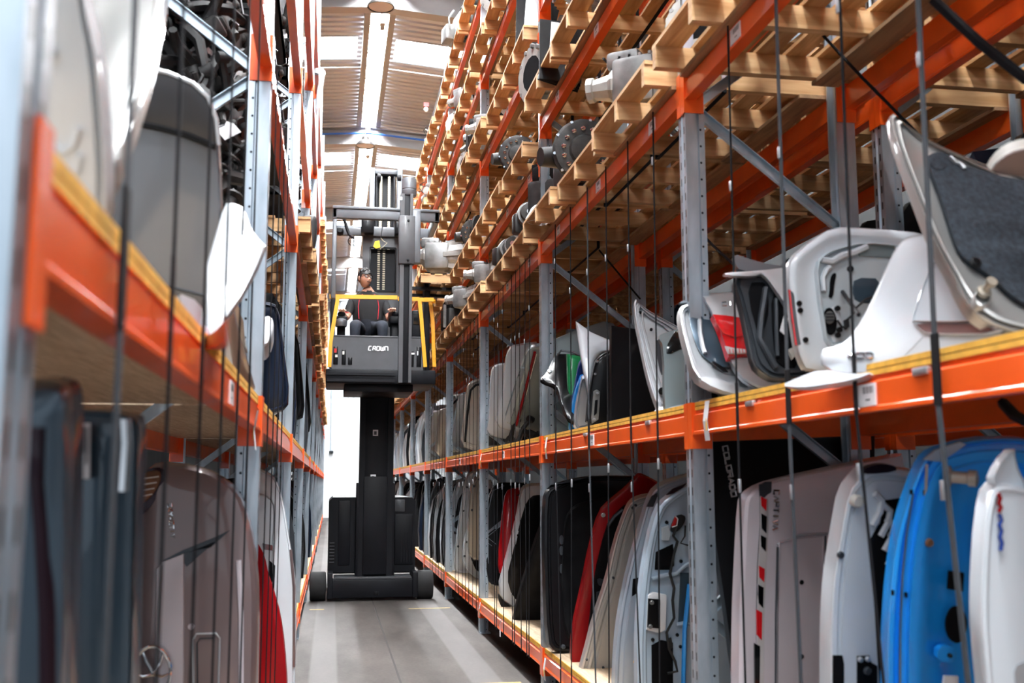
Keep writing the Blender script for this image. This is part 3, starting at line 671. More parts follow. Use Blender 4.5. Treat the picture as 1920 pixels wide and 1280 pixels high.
# head, built along its own gaze direction
gz = Vector((.52, -.85, -.02)).normalized(); sd_ = gz.cross(Vector((0, 0, 1))).normalized(); uz = sd_.cross(gz)
HL = lambda x, y, z: Vector(hd)+sd_*x+gz*y+uz*z              # x side, y forwards, z up
hm = MB(); vs = []; n, m_ = 24, 18
for i in range(m_+1):
    th = math.pi*i/m_; zz = math.cos(th)
    for k in range(n):
        ph = 2*math.pi*k/n; x, y = math.sin(th)*math.cos(ph), math.sin(th)*math.sin(ph)
        w = .076*(1 if zz > -.1 else 1-.30*(-.1-zz)); dpt = .098
        yy = y*dpt+(.012 if zz < 0 and y > 0 else 0); 
        if zz < -.35 and y < 0: yy *= .75
        vs.append(HL(x*w, yy, zz*.118))
hm.add(vs, [(i*n+k, (i+1)*n+k, (i+1)*n+(k+1) % n, i*n+(k+1) % n) for i in range(m_) for k in range(n)], True)
hm.add([HL(-.010, .094, .018), HL(.010, .094, .018), HL(.018, .100, -.030), HL(-.018, .100, -.030), HL(0, .126, -.022), HL(0, .100, .022)], [(0, 3, 4), (0, 4, 5), (5, 4, 1), (1, 4, 2), (3, 2, 4)], True)
for s in (-1, 1): hm.ball(HL(s*.079, -.005, -.005), (.014, .02, .032), 8, 6)
hm.build('head', 'skin', pn)
fm = MB(); fm.bar(HL(-.024, .098, -.055), HL(.024, .098, -.055), .01, .009); fm.build('mouth', 'piping_red', pn).data.materials[0] = MT['rust']
hr_ = MB(); rr = random.Random(5)
vs = []
for i in range(10):
    th = math.pi*.56*i/9; zz = math.cos(th)
    for k in range(24):
        ph = 2*math.pi*k/24; x, y = math.sin(th)*math.cos(ph), math.sin(th)*math.sin(ph)
        j_ = 1+rr.uniform(-.03, .06); lim = .045 if y > .35 else (-.02 if y > -.2 else -.06)
        z = max(zz*.132*j_, lim); vs.append(HL(x*.084*j_, y*.106*j_-.004, z))
hr_.add(vs, [(i*24+k, (i+1)*24+k, (i+1)*24+(k+1) % 24, i*24+(k+1) % 24) for i in range(9) for k in range(24)], True)
for q in range(40):
    a, b = rr.uniform(0, 6.28), rr.uniform(.1, 1.1); c = HL(math.cos(a)*math.sin(b)*.08, math.sin(a)*math.sin(b)*.1, math.cos(b)*.125); hr_.ball(c, rr.uniform(.014, .024), 6, 5)
hr_.build('hair', 'hair', pn)
gl = MB()
for s in (-1, 1):
    pts = [HL(s*.036+.027*math.cos(a), .104-abs(s*.036+.027*math.cos(a))*.12, .014+.019*math.sin(a)) for a in [i*math.pi/6 for i in range(12)]]
    gl.tube(pts, .0035, 6, closed=True); gl.bar(HL(s*.062, .096, .018), HL(s*.080, 0, .015), .005, .005)
gl.bar(HL(-.01, .106, .018), HL(.01, .106, .018), .005, .005); gl.build('glasses', 'p_black', pn)
for s in (-1, 1):
    eb = MB().bar(HL(s*.016, .097, .045), HL(s*.058, .085, .042), .008, .008).build('eyebrow', 'hair', pn)
    MB().ball(HL(s*.035, .086, .014), .011, 8, 6).build('eye', 'white_paper', pn); MB().ball(HL(s*.035, .0955, .014), .0045, 6, 5).build('pupil', 'p_black', pn)
# hands: palm, four curled fingers and a thumb each
for hp, s in ((hl, 1), (hr, -1)):
    h = MB(); h.ball(Vector(hp)+Vector((0, 0, 0)), (.040, .050, .018), 12, 8)
    for i in range(4):
        bx = -.030+i*.020; L = (.032, .038, .036, .028)[i]
        h.tube([hp+Vector((bx, -.03, .004)), hp+Vector((bx, -.052, .004)), hp+Vector((bx, -.058-L*.5, -.010)), hp+Vector((bx, -.050-L*.4, -.032))], [.010, .010, .009, .007], 8)
    h.tube([hp+Vector((s*.032, .01, 0)), hp+Vector((s*.052, -.015, -.006)), hp+Vector((s*.054, -.04, -.016))], [.012, .011, .008], 8)
    h.build('hand', 'skin', pn)
cl = MB(); cl.tube([(px_-.01+.075*math.cos(a), YD-.01+.07*math.sin(a), nz-.02+.018*math.sin(a)) for a in [i*math.pi/8 for i in range(16)]], .016, 8, closed=True); cl.build('collar', 'shirt', pn)
for s in (-1, 1):
    MB().tube([(px_+s*.075, YD-.075, nz-.03), (px_+s*.115, YD-.085, nz-.09), (px_+s*.13, YD-.125, nz-.2), (px_+s*.12, YD-.13, nz-.36)], .005, 6).build('red_piping', 'piping_red', pn)
    MB().tube([(px_+s*.27+.05*math.cos(a), YD-.055+.05*math.sin(a), nz-.275) for a in [i*math.pi/5 for i in range(10)]], .005, 6, closed=True).build('sleeve_cuff', 'piping_red', pn)
# ------------------------------------------------------------------ car panels: traced outlines given real planes, thickness and relief
def planeX(bot, top, xf, xt=None, a=0.0):
    """plane of a panel standing across the rack: its aisle edge runs from pixel bot (at X = xf) to pixel top (at X = xt); a = dY/dX"""
    P = at(*bot, X=xf); Q = at(*top, X=xf if xt is None else xt)
    b = (Q.y-P.y-a*(Q.x-P.x))/(Q.z-P.z)
    return (P, Vector((a, -1, b)).normalized())
def planeY(px, py, Y, a=0.0, b=0.0): return (at(px, py, Y=Y), Vector((a, -1, b)).normalized())
def chaikin(p, n):
    for _ in range(n):
        q = []
        for i in range(len(p)):
            a, b = p[i], p[(i+1) % len(p)]
            q += [(a[0]*.75+b[0]*.25, a[1]*.75+b[1]*.25), (a[0]*.25+b[0]*.75, a[1]*.25+b[1]*.75)]
        p = q
    return p
def near_spine(p, sp):
    best = None
    for a, b in zip(sp[:-1], sp[1:]) if len(sp) > 1 else [(sp[0], sp[0])]:
        dx, dy = b[0]-a[0], b[1]-a[1]; L = dx*dx+dy*dy
        t = 0 if L == 0 else max(0, min(1, ((p[0]-a[0])*dx+(p[1]-a[1])*dy)/L)); c = (a[0]+dx*t, a[1]+dy*t)
        d = (p[0]-c[0])**2+(p[1]-c[1])**2
        if best is None or d < best[0]: best = (d, c)
    return best[1]
def sh(pl, d): return (pl[0]+pl[1]*d, pl[1])
SOFT = ((1, 0), (.985, .006), (.93, .014), (.8, .024), (.5, .036), (.2, .04))
FLAT = ((1, 0), (.99, .004), (.6, .006), (.2, .007))
RIM = ((1, 0), (.985, .006), (.93, .008), (.90, -.004), (.84, -.006), (.80, .004), (.6, .006), (.2, .006))
DISH = ((1, 0), (.98, .008), (.90, .010), (.84, -.02), (.6, -.03), (.2, -.03))
def shell(px, pl, m, name='panel_skin', prof=SOFT, thick=.03, sm=1, spine=None, parent=None):
    q = chaikin(px, sm); n = len(q)
    if spine is None:
        xs = [p[0] for p in q]; ys = [p[1] for p in q]; cx, cy = sum(xs)/n, sum(ys)/n; w, h = max(xs)-min(xs), max(ys)-min(ys)
        spine = [(cx, cy-(h-w)*.4), (cx, cy+(h-w)*.4)] if h > w*1.15 else ([(cx-(w-h)*.4, cy), (cx+(w-h)*.4, cy)] if w > h*1.15 else [(cx, cy)])
    cs = [near_spine(p, spine) for p in q]; mb = MB(); vs = []; fs = []
    # orientation
    area = sum(q[i][0]*q[(i+1) % n][1]-q[(i+1) % n][0]*q[i][1] for i in range(n))
    for s_, d in prof: vs += [at(c[0]+(p[0]-c[0])*s_, c[1]+(p[1]-c[1])*s_, pl=sh(pl, d)) for p, c in zip(q, cs)]
    m_ = len(prof)
    for i in range(m_-1): fs += [(i*n+k, i*n+(k+1) % n, (i+1)*n+(k+1) % n, (i+1)*n+k) for k in range(n)]
    fs.append(tuple(range((m_-1)*n, m_*n)))
    o = len(vs)
    front = [v for v in vs[:n]]
    vs += [v-pl[1]*thick for v in front]
    fs += [(k, o+k, o+(k+1) % n, (k+1) % n) for k in range(n)] + [tuple(range(o, o+n))[::-1]]
    if area < 0: fs = [f[::-1] for f in fs]
    fs = [f[::-1] for f in fs]
    mb.add(vs, fs, True)
    return mb.build(name, m, parent)
def patch(px, pl, d, m, name, parent, t=.006, sm=0, prof=None):
    """a raised or inset piece of a panel"""
    return shell(px, sh(pl, d), m, name, prof or ((1, -.001), (.97, .0), (.2, .0)), t, sm, None, parent)
def line(px, pl, d, r, m, name, parent, n=6):
    return MB().tube([at(x, y, pl=sh(pl, d)) for x, y in px], r, n).build(name, m, parent)
def disc(px, py, pl, d, r, m, name, parent, h=.008):
    c = at(px, py, pl=sh(pl, d)); return MB().lathe([(r, -.004), (r, h*.7), (r*.8, h), (.0, h)], c, pl[1], 14).build(name, m, parent)
def ell(cx, cy, rx, ry, n=14, rot=0):
    return [(cx+rx*math.cos(2*math.pi*k/n)*math.cos(rot)-ry*math.sin(2*math.pi*k/n)*math.sin(rot), cy+rx*math.cos(2*math.pi*k/n)*math.sin(rot)+ry*math.sin(2*math.pi*k/n)*math.cos(rot)) for k in range(n)]
def ptng(name, label, cat, px, pl, group=None):
    """empty at the lowest point of a traced thing"""
    P = min((at(*p, pl=pl) for p in px), key=lambda v: v.z)
    return thing(name, label, cat, tuple(P), group)
def panel(name, label, cat, px, pl, m, prof=SOFT, thick=.03, sm=1, spine=None, part='panel_skin'):
    t = ptng(name, label, cat, px, pl); shell(px, pl, m, part, prof, thick, sm, spine, t); return t
LET = {'A': [[(0, 0), (.5, 1), (1, 0)], [(.2, .4), (.8, .4)]], 'C': [[(1, 1), (0, 1), (0, 0), (1, 0)]], 'O': [[(0, 0), (0, 1), (1, 1), (1, 0), (0, 0)]], 'L': [[(0, 1), (0, 0), (1, 0)]], 'R': [[(0, 0), (0, 1), (1, 1), (1, .5), (0, .5)], [(.5, .5), (1, 0)]], 'D': [[(0, 0), (0, 1), (.8, 1), (1, .8), (1, .2), (.8, 0), (0, 0)]],
    'P': [[(0, 0), (0, 1), (1, 1), (1, .5), (0, .5)]], 'T': [[(0, 1), (1, 1)], [(.5, 1), (.5, 0)]], 'I': [[(.5, 0), (.5, 1)]], 'V': [[(0, 1), (.5, 0), (1, 1)]], 'S': [[(1, 1), (0, 1), (0, .5), (1, .5), (1, 0), (0, 0)]], 'K': [[(0, 0), (0, 1)], [(1, 1), (0, .5), (1, 0)]], 'Y': [[(0, 1), (.5, .5), (1, 1)], [(.5, .5), (.5, 0)]], 'X': [[(0, 0), (1, 1)], [(0, 1), (1, 0)]], 'E': [[(1, 1), (0, 1), (0, 0), (1, 0)], [(0, .5), (.8, .5)]], 'H': [[(0, 0), (0, 1)], [(1, 0), (1, 1)], [(0, .5), (1, .5)]]}
def letters(txt, p0, p1, h, pl, d, r, m, parent, gap=.28, name='lettering', flip=1):
    """text whose baseline runs from pixel p0 to p1, letter height h pixels to its left (flip -1: to its right)"""
    dx, dy = p1[0]-p0[0], p1[1]-p0[1]; L = math.hypot(dx, dy); ux, uy = dx/L, dy/L; vx, vy = uy*flip, -ux*flip
    w = L/(len(txt)*(1+gap)-gap); mb = MB()
    for i, ch in enumerate(txt):
        o = i*w*(1+gap)
        for ln in LET[ch]:
            pts = [(p0[0]+ux*(o+a*w)+vx*b*h, p0[1]+uy*(o+a*w)+vy*b*h) for a, b in ln]
            mb.tube([at(*p, pl=sh(pl, d)) for p in pts], r, 5)
    return mb.build(name, m, parent)

# ===== right rack, bottom level, bay beside the camera
pl = planeX((1383, 1300), (1323, 830), 1.60)
o = [(1321, 828), (1480, 822), (1640, 815), (1640, 1560), (1410, 1560), (1378, 1275), (1359, 1132), (1341, 1012)]
t = panel('tailgate', 'black pickup tailgate lettered COLORADO leaning beside the nearest right upright', 'tailgate', o, pl, 'p_black', FLAT, .04, 0)
letters('COLORADO', (1355, 837), (1372, 931), 9, pl, .016, .0045, 'p_silver', t, .3, flip=1)
pl = planeX((1383, 1400), (1395, 940), 1.57, 1.60, .12)
o = [(1382, 1300), (1383, 1155), (1387, 1057), (1393, 945), (1400, 926), (1429, 907), (1478, 894), (1606, 866), (1720, 845), (1740, 1520), (1380, 1530)]
t = panel('tailgate', 'mauve-silver tailgate with a vertical chrome and red lamp strip on the right rack', 'tailgate', o, pl, 'p_mauve', ((1, -.02), (.985, 0), (.95, .012), (.8, .02), (.4, .024)), .05, 1, [(1600, 960), (1600, 1450)])
patch([(1424, 908), (1447, 903), (1446, 990), (1442, 1070), (1438, 1160), (1434, 1520), (1418, 1520), (1417, 1150), (1419, 1060), (1424, 985)], pl, .018, 'p_darkgrey', 'lamp_surround', t)
rl = random.Random(2)
lamp = patch([(1426, 930), (1440, 935), (1441, 985), (1437, 1060), (1433, 1160), (1430, 1520), (1420, 1520), (1420, 1150), (1422, 1060), (1426, 990)], pl, .024, 'tail_clear', 'tail_lamp', t)
for y0, y1, m in ((930, 958, 'tail_red'), (962, 1000, 'chrome'), (1002, 1034, 'chrome'), (1060, 1092, 'tail_red'), (1095, 1140, 'chrome'), (1142, 1200, 'tail_red'), (1205, 1300, 'glass_dark')):
    ym = (y0+y1)/2; xo = 0 if ym < 1000 else (1000-ym)*.05
    patch([(1427+xo, y0), (1438+xo, y0+6), (1437+xo, y1), (1428+xo, y1-10)], pl, .028, m, 'lamp_reflector', lamp)
letters('CAPTIVA', (1451, 919), (1448, 993), 10, pl, .024, .0042, 'chrome', t, .35)
patch([(1461, 1016), (1490, 1009), (1546, 1004), (1548, 1520), (1455, 1520), (1456, 1150)], pl, .026, 'p_mauve', 'plate_recess', t, prof=((1, .008), (.96, .010), (.93, -.004), (.2, -.004)))
line([(1458, 1020), (1466, 1014), (1500, 1003), (1546, 1000), (1580, 998)], pl, .026, .005, 'p_silver', 'upper_crease', t)
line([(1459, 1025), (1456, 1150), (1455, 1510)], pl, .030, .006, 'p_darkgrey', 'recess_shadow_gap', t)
line([(1548, 1004), (1549, 1520)], pl, .028, .003, 'p_darkgrey', 'panel_gap', t)
for y in (1091, 1230): disc(1502, y, pl, .024, .010, 'p_black', 'grommet', t)
# white tailgate
pl = planeX((1557, 1300), (1590, 921), 1.55, 1.58, .10)
o = [(1556, 1188), (1559, 1122), (1564, 1070), (1577, 991), (1590, 921), (1616, 888), (1632, 876), (1670, 876), (1735, 884), (1760, 960), (1760, 1540), (1556, 1540), (1556, 1290)]
t = panel('tailgate', 'white tailgate seen from inside beside the bright blue tailgate', 'tailgate', o, pl, 'p_white', ((1, -.02), (.985, 0), (.95, .006), (.88, .008), (.86, -.004), (.80, -.004), (.78, .008), (.6, .010)), .06, 1, [(1665, 990), (1660, 1450)])
patch([(1632, 1010), (1646, 985), (1670, 960), (1760, 930), (1760, 1520), (1662, 1520), (1646, 1240), (1637, 1100)], pl, .012, 'opening_shade', 'inner_opening', t)
patch([(1613, 885), (1628, 874), (1655, 868), (1682, 874), (1680, 884), (1630, 889)], pl, .012, 'p_plum', 'rubber_garnish', t, .02, 1)
for y0, x0 in ((925, 1640), (945, 1655), (972, 1662), (1000, 1668)):
    line([(x0, y0), (x0+14, y0+12), (x0+10, y0+34), (x0-4, y0+60)], pl, .02, .011, 'p_white', 'inner_rib', t)
patch([(1660, 938), (1688, 934), (1680, 975), (1650, 988)], pl, .016, 'opening_shade', 'access_hole', t)
disc(1604, 938, pl, .014, .020, 'p_cream', 'rubber_stop', t, .02)
disc(1576, 1040, pl, .012, .011, 'p_darkgrey', 'bolt', t)
patch([(1563, 1229), (1580, 1229), (1583, 1245), (1582, 1400), (1563, 1400)], pl, .014, 'opening_shade', 'lamp_pocket', t)
br = patch([(1608, 1230), (1630, 1229), (1634, 1242), (1645, 1248), (1646, 1400), (1608, 1400)], pl, .016, 'p_black', 'hinge_bracket', t, .02)
disc(1613, 1236, pl, .036, .008, 'clip', 'bolt', br); disc(1627, 1235, pl, .036, .008, 'clip', 'bolt', br); disc(1626, 1257, pl, .036, .012, 'p_darkgrey', 'bolt', br)
# blue tailgate
pl = planeX((1664, 1290), (1709, 913), 1.53, 1.56, .15)
o = [(1663, 1290), (1664, 1194), (1668, 1119), (1678, 1025), (1692, 965), (1709, 913), (1730, 862), (1752, 843), (1809, 826), (1854, 820), (1930, 820), (2010, 845), (2010, 1560), (1664, 1560)]
BS = [(1840, 930), (1840, 1480)]
t = panel('tailgate', 'bright blue tailgate with bare inner frame and cut-outs on the right rack', 'tailgate', o, pl, 'p_blue', ((1, -.05), (.985, -.015), (.94, -.006), (.92, -.012), (.90, -.012), (.88, 0), (.80, .004), (.77, .018), (.70, .02), (.62, .02), (.57, -.008), (.3, -.012)), .03, 1, BS)
line([(1712, 925), (1700, 1000), (1692, 1080), (1688, 1180), (1686, 1500)], pl, .006, .003, 'p_slate', 'seam', t)
line([(1738, 870), (1735, 950), (1726, 1050), (1716, 1150), (1712, 1500)], pl, .012, .004, 'p_beige', 'sealant_line', t)
patch([(1732, 862), (1754, 844), (1800, 828), (1812, 833), (1765, 866)], pl, .006, 'p_silver_blue', 'bare_corner', t)
for px, py in ((1710, 922), (1735, 924), (1675, 1111), (1700, 1115)): patch([(px-2, py-4), (px+2, py-4), (px+2, py+5), (px-2, py+5)], pl, .010, 'opening_shade', 'drain_slot', t)
c = at(1774, 893, pl=sh(pl, .02)); MB().lathe([(.030, 0), (.030, .010), (.017, .016), (.017, .055), (.023, .058), (.023, .078), (.010, .082)], c, (pl[1]+Vector((.9, 0, .1))).normalized(), 18).build('rubber_stop', 'p_beige', t)
disc(1739, 1016, pl, .016, .012, 'rust', 'bolt', t, .014)
patch([(1780, 1070), (1808, 1074), (1806, 1109), (1778, 1104)], pl, .014, 'opening_shade', 'square_cutout', t)
patch(ell(1794, 1171, 20, 35), pl, .014, 'opening_shade', 'oval_cutout', t, sm=1)
bk = patch([(1758, 1212), (1786, 1210), (1794, 1220), (1792, 1236), (1784, 1242), (1757, 1238)], pl, .016, 'p_blue', 'bracket', t, .015, 1); disc(1780, 1228, pl, .018, .006, 'p_black', 'bolt', bk)
patch([(1771, 1267), (1797, 1268), (1797, 1290), (1768, 1288)], pl, .018, 'white_paper', 'sticker', t)
line([(1832, 950), (1830, 985), (1834, 1000), (1829, 1040), (1832, 1060)], pl, .012, .006, 'p_blue', 'torn_edge', t)
# white panel at the right edge
pl = planeX((1846, 1300), (1857, 903), 1.50, 1.52, .1)
o = [(1855, 905), (1842, 969), (1835, 1062), (1833, 1156), (1839, 1231), (1846, 1300), (1860, 1520), (2060, 1520), (2060, 930), (1960, 915), (1910, 910), (1890, 905)]
t = panel('car_door', 'white car panel with a small red and blue decal at the right edge', 'car door', o, pl, 'p_white', ((1, -.03), (.98, -.005), (.93, .008), (.86, .012), (.82, .004), (.5, .012), (.3, .014)), .03, 1, [(1950, 1000), (1950, 1450)])
patch([(1856, 906), (1872, 868), (1902, 835), (1905, 862), (1912, 885), (1925, 905), (1925, 925), (1880, 915)], pl, .0, 'p_white', 'mirror_corner', t, .02, 1, ((1, 0), (.9, .008), (.8, -.006), (.3, -.01)))
for col, pts in (('p_red', [(1872, 925), (1876, 934), (1873, 943), (1877, 951), (1873, 960)]), ('p_royal', [(1874, 964), (1878, 975), (1874, 984), (1878, 995), (1875, 1006), (1879, 1018), (1876, 1032)])):
    line(pts, pl, .016, .005, col, 'decal', t)
patch([(1900, 1250), (1925, 1238), (1960, 1245), (1960, 1300), (1905, 1290)], pl, .016, 'p_silver', 'door_handle', t, .02, 1)
# ===== right rack, bottom level, second bay
pl = planeX((1196, 1300), (1231, 953), 1.54, 1.60, .05)
o = [(1193, 1255), (1193, 1184), (1200, 1098), (1214, 1012), (1231, 953), (1249, 933), (1287, 908), (1345, 888), (1410, 890), (1410, 1440), (1200, 1440), (1194, 1300)]
t = panel('car_door', 'pale blue car door inner frame with black wiring behind the nearest upright', 'car door', o, pl, 'p_paleblue', ((1, -.03), (.985, 0), (.95, .006), (.90, .008), (.885, .0), (.85, .0), (.83, -.02), (.5, -.026)), .04, 1, [(1310, 990), (1310, 1380)])
patch([(1230, 1035), (1262, 1020), (1264, 1060), (1255, 1068), (1228, 1068)], pl, -.012, 'opening_shade', 'upper_opening', t)
patch([(1222, 1210), (1240, 1200), (1262, 1205), (1262, 1430), (1224, 1430)], pl, -.014, 'opening_shade', 'lower_opening', t)
line([(1222, 1085), (1245, 1078), (1268, 1075), (1285, 1060), (1300, 1052)], pl, -.008, .010, 'p_paleblue', 'stiffening_rib', t)
line([(1270, 1170), (1288, 1166), (1300, 1172)], pl, -.008, .010, 'p_paleblue', 'stiffening_rib', t)
patch([(1276, 1074), (1292, 1074), (1290, 1166), (1272, 1168)], pl, -.012, 'p_slate', 'vertical_slot', t)
lk_ = patch([(1215, 1116), (1226, 1111), (1250, 1116), (1248, 1180), (1236, 1187), (1212, 1180)], pl, .006, 'white_paper', 'lock_plate', t, .02)
patch([(1216, 1122), (1238, 1124), (1237, 1178), (1214, 1176)], pl, .014, 'p_black', 'lock_block', lk_, .012); disc(1222, 1129, pl, .016, .011, 'alu', 'bolt', lk_); disc(1219, 1174, pl, .016, .011, 'alu', 'bolt', lk_)
line([(1270, 985), (1262, 1004), (1270, 1015), (1263, 1040), (1256, 1075), (1264, 1102), (1261, 1125), (1264, 1158), (1250, 1185), (1254, 1215), (1266, 1240), (1270, 1258), (1252, 1262)], pl, .006, .007, 'wire_black', 'wiring_harness', t)
line([(1285, 985), (1284, 1005), (1276, 1018), (1290, 1022)], pl, .006, .004, 'wire_black', 'wire', t)
patch([(1252, 1200), (1259, 1196), (1262, 1212), (1256, 1220)], pl, .010, 'wire_black', 'connector', t, .015)
lm = patch([(1268, 968), (1284, 965), (1286, 975), (1276, 992), (1262, 1000), (1258, 992)], pl, .004, 'wire_black', 'courtesy_lamp', t, .02, 1)
patch([(1259, 987), (1266, 968), (1270, 972), (1266, 985)], pl, .010, 'brake_red', 'lamp_lens', lm); line([(1260, 988), (1269, 985), (1271, 973), (1267, 968)], pl, .014, .003, 'white_paper', 'lens_ring', lm)
patch([(1242, 990), (1254, 985), (1258, 1000), (1254, 1014), (1242, 1012)], pl, .0, 'primer_inner', 'module_box', t, .015)
for px, py in ((1277, 1052), (1270, 1190), (1276, 1212), (1250, 979), (1224, 1199)): disc(px, py, pl, -.016, .009, 'p_black', 'hole_plug', t, .004)
patch([(1250, 928), (1262, 917), (1288, 906), (1280, 914), (1262, 925)], pl, .012, 'p_plum', 'weather_strip', t, .012)
line([(1293, 1095), (1284, 1180), (1281, 1300)], pl, .012, .012, 'p_blue', 'blue_film_edge', t); 
pl = planeX((1152, 1290), (1200, 991), 1.56, 1.66, 0)
o = [(1150, 1300), (1153, 1218), (1161, 1149), (1179, 1063), (1200, 991), (1214, 940), (1228, 914), (1263, 897), (1340, 880), (1345, 1400), (1155, 1400)]
t = panel('car_door', 'blue-grey silver car door standing behind the pale blue wired door', 'car door', o, pl, 'p_silver_blue', ((1, -.03), (.985, 0), (.94, .008), (.92, .002), (.86, .004), (.84, .010), (.5, .014)), .05, 1, [(1280, 980), (1265, 1320)])
patch([(1187, 1086), (1197, 1082), (1194, 1112), (1185, 1118)], pl, .012, 'opening_shade', 'lock_recess', t); disc(1191, 1240, pl, .012, .012, 'tag_yellow', 'plug', t)
patch([(1212, 950), (1222, 930), (1236, 922), (1225, 950)], pl, .012, 'p_darkgrey', 'hinge_recess', t)
pl = planeX((1083, 1275), (1151, 1019), 1.55, 1.72, 0)
o = [(1080, 1280), (1093, 1235), (1112, 1160), (1137, 1087), (1151, 1019), (1172, 960), (1182, 940), (1200, 931), (1222, 927), (1290, 930), (1290, 1330), (1110, 1330), (1078, 1310)]
t = panel('car_door', 'warm grey car door inner shell leaning beside the red car door', 'car door', o, pl, 'p_silver_warm', ((1, -.02), (.985, 0), (.95, .006), (.93, -.006), (.90, -.006), (.88, .008), (.84, .008), (.81, -.012), (.78, -.012), (.75, .004), (.4, .0)), .04, 1, [(1235, 990), (1200, 1270)])
for px, py in ((1150, 1083), (1131, 1251), (1100, 1236), (1192, 947), (1186, 952)): disc(px, py, pl, .012, .008, 'p_darkgrey', 'bolt', t)
patch([(1168, 1190), (1200, 1130), (1240, 1100), (1240, 1300), (1160, 1300)], pl, .008, 'p_darkgrey', 'inner_opening', t)
pl = planeX((1071, 1245), (1124, 960), 1.56, 1.68, 0)
o = [(1070, 1249), (1072, 1184), (1091, 1098), (1106, 1022), (1124, 960), (1144, 940), (1175, 915), (1192, 896), (1201, 888), (1222, 898), (1280, 930), (1280, 1290), (1080, 1256)]
t = panel('car_door', 'red car door with black inner trim on the right rack', 'car door', o, pl, 'p_red', ((1, -.03), (.985, 0), (.93, .006), (.5, .008)), .04, 1, [(1190, 985), (1170, 1200)])
patch([(1134, 990), (1150, 965), (1175, 942), (1230, 930), (1260, 1270), (1095, 1245), (1104, 1170), (1112, 1085)], pl, .010, 'p_black', 'door_trim', t, .02, 1, ((1, 0), (.95, .008), (.5, .012)))
line([(1140, 985), (1152, 968), (1168, 955)], pl, .03, .012, 'p_darkgrey', 'trim_shoulder', t); disc(1131, 965, pl, .016, .014, 'clip', 'bolt', t)
patch([(1120, 1083), (1136, 1088), (1130, 1100), (1121, 1096)], pl, .026, 'p_darkgrey', 'door_pull', t, .02, 1); patch([(1119, 1110), (1126, 1108), (1126, 1122), (1118, 1124)], pl, .026, 'p_darkgrey', 'switch_panel', t)
pl = planeY(1030, 1215, 7.18, 0, .0)
o = [(1019, 936), (1028, 914), (1068, 897), (1120, 890), (1215, 892), (1220, 1190), (1150, 1212), (1072, 1221), (1038, 1222), (1025, 1204), (1019, 1060)]
t = panel('tailgate', 'glossy black tailgate with moulded inner trim beside the second right upright', 'tailgate', o, pl, 'p_black', ((1, -.03), (.98, 0), (.93, .004), (.91, -.006), (.88, -.006), (.86, .008), (.6, .01)), .07, 1, [(1120, 960), (1120, 1150)])
patch([(1056, 985), (1066, 955), (1090, 940), (1180, 925), (1200, 1180), (1080, 1200), (1060, 1195), (1050, 1100)], pl, .014, 'black_plastic', 'inner_trim', t, .02, 1, ((1, 0), (.93, .014), (.85, .006), (.4, .006)))
patch([(1025, 916), (1068, 898), (1105, 894), (1060, 906), (1032, 918)], pl, .006, 'p_darkgrey', 'top_edge', t)
for y in (1012, 1032, 1066): patch(ell(1053, y, 4, 9), pl, .022, 'p_darkgrey', 'trim_highlight', t, sm=1)  # grey ovals paint the highlights on the trim handle
disc(1056, 1212, pl, .012, .016, 'p_darkgrey', 'grommet', t)
# ===== third bay
pl = planeX((962, 1186), (985, 1070), 1.56, 1.60, 0)
o = [(1012, 990), (985, 1075), (967, 1138), (959, 1186), (1000, 1187), (1060, 1190), (1090, 1100), (1090, 930), (1040, 930)]
panel('bumper_cover', 'black plastic bumper cover hanging over the bottom beam beside the second right upright', 'bumper', o, pl, 'black_plastic', SOFT, .05)
pl = planeX((936, 1118), (977, 921), 1.57, 1.72, 0)
o = [(933, 1108), (948, 1051), (968, 977), (977, 921), (985, 911), (1012, 908), (1080, 915), (1080, 1150), (985, 1146), (950, 1132)]
t = panel('car_door', 'pale grey-white car door with black trim standing by the second right upright', 'car door', o, pl, 'p_white', ((1, -.03), (.98, 0), (.92, .004), (.5, .006)), .06, 1, [(1030, 960), (1010, 1100)])
patch([(950, 1082), (961, 1038), (982, 951), (995, 930), (1012, 927), (1070, 930), (1070, 1140), (985, 1136), (960, 1118)], pl, .008, 'p_black', 'door_trim', t, .02, 1, ((1, 0), (.95, .008), (.5, .01)))
hnd = patch([(968, 1000), (975, 992), (977, 1006), (972, 1026), (966, 1026)], pl, .016, 'p_white', 'latch', t, .015, 1); disc(971, 1003, pl, .034, .010, 'p_black', 'bolt', hnd)
patch([(933, 1110), (950, 1134), (985, 1150), (985, 1160), (950, 1150), (936, 1132)], pl, .004, 'p_black', 'lower_seal', t, .03, 1)
pl = planeX((937, 1068), (948, 921), 1.58, 1.66, 0)
o = [(934, 1070), (936, 1018), (943, 951), (948, 921), (962, 913), (1010, 915), (1010, 1080), (945, 1080)]
t = panel('car_door', 'dark red car door edge behind the pale grey-white door', 'car door', o, pl, 'p_red', SOFT, .04); patch([(962, 930), (985, 922), (1000, 1060), (945, 1065), (950, 1000)], pl, .03, 'p_black', 'door_trim', t, .02, 1)
pl = planeX((915, 1088), (916, 934), 1.58, 1.6, 0)
o = [(912, 1086), (911, 1018), (914, 934), (928, 905), (950, 903), (1000, 905), (1000, 1100), (925, 1100)]
t = panel('car_door', 'black car door behind the dark red door edge', 'car door', o, pl, 'p_black', ((1, -.03), (.98, 0), (.9, .004), (.87, -.006), (.5, 0)), .05); line([(915, 960), (924, 920), (945, 910)], pl, .006, .006, 'p_grey', 'seal_highlight', t)
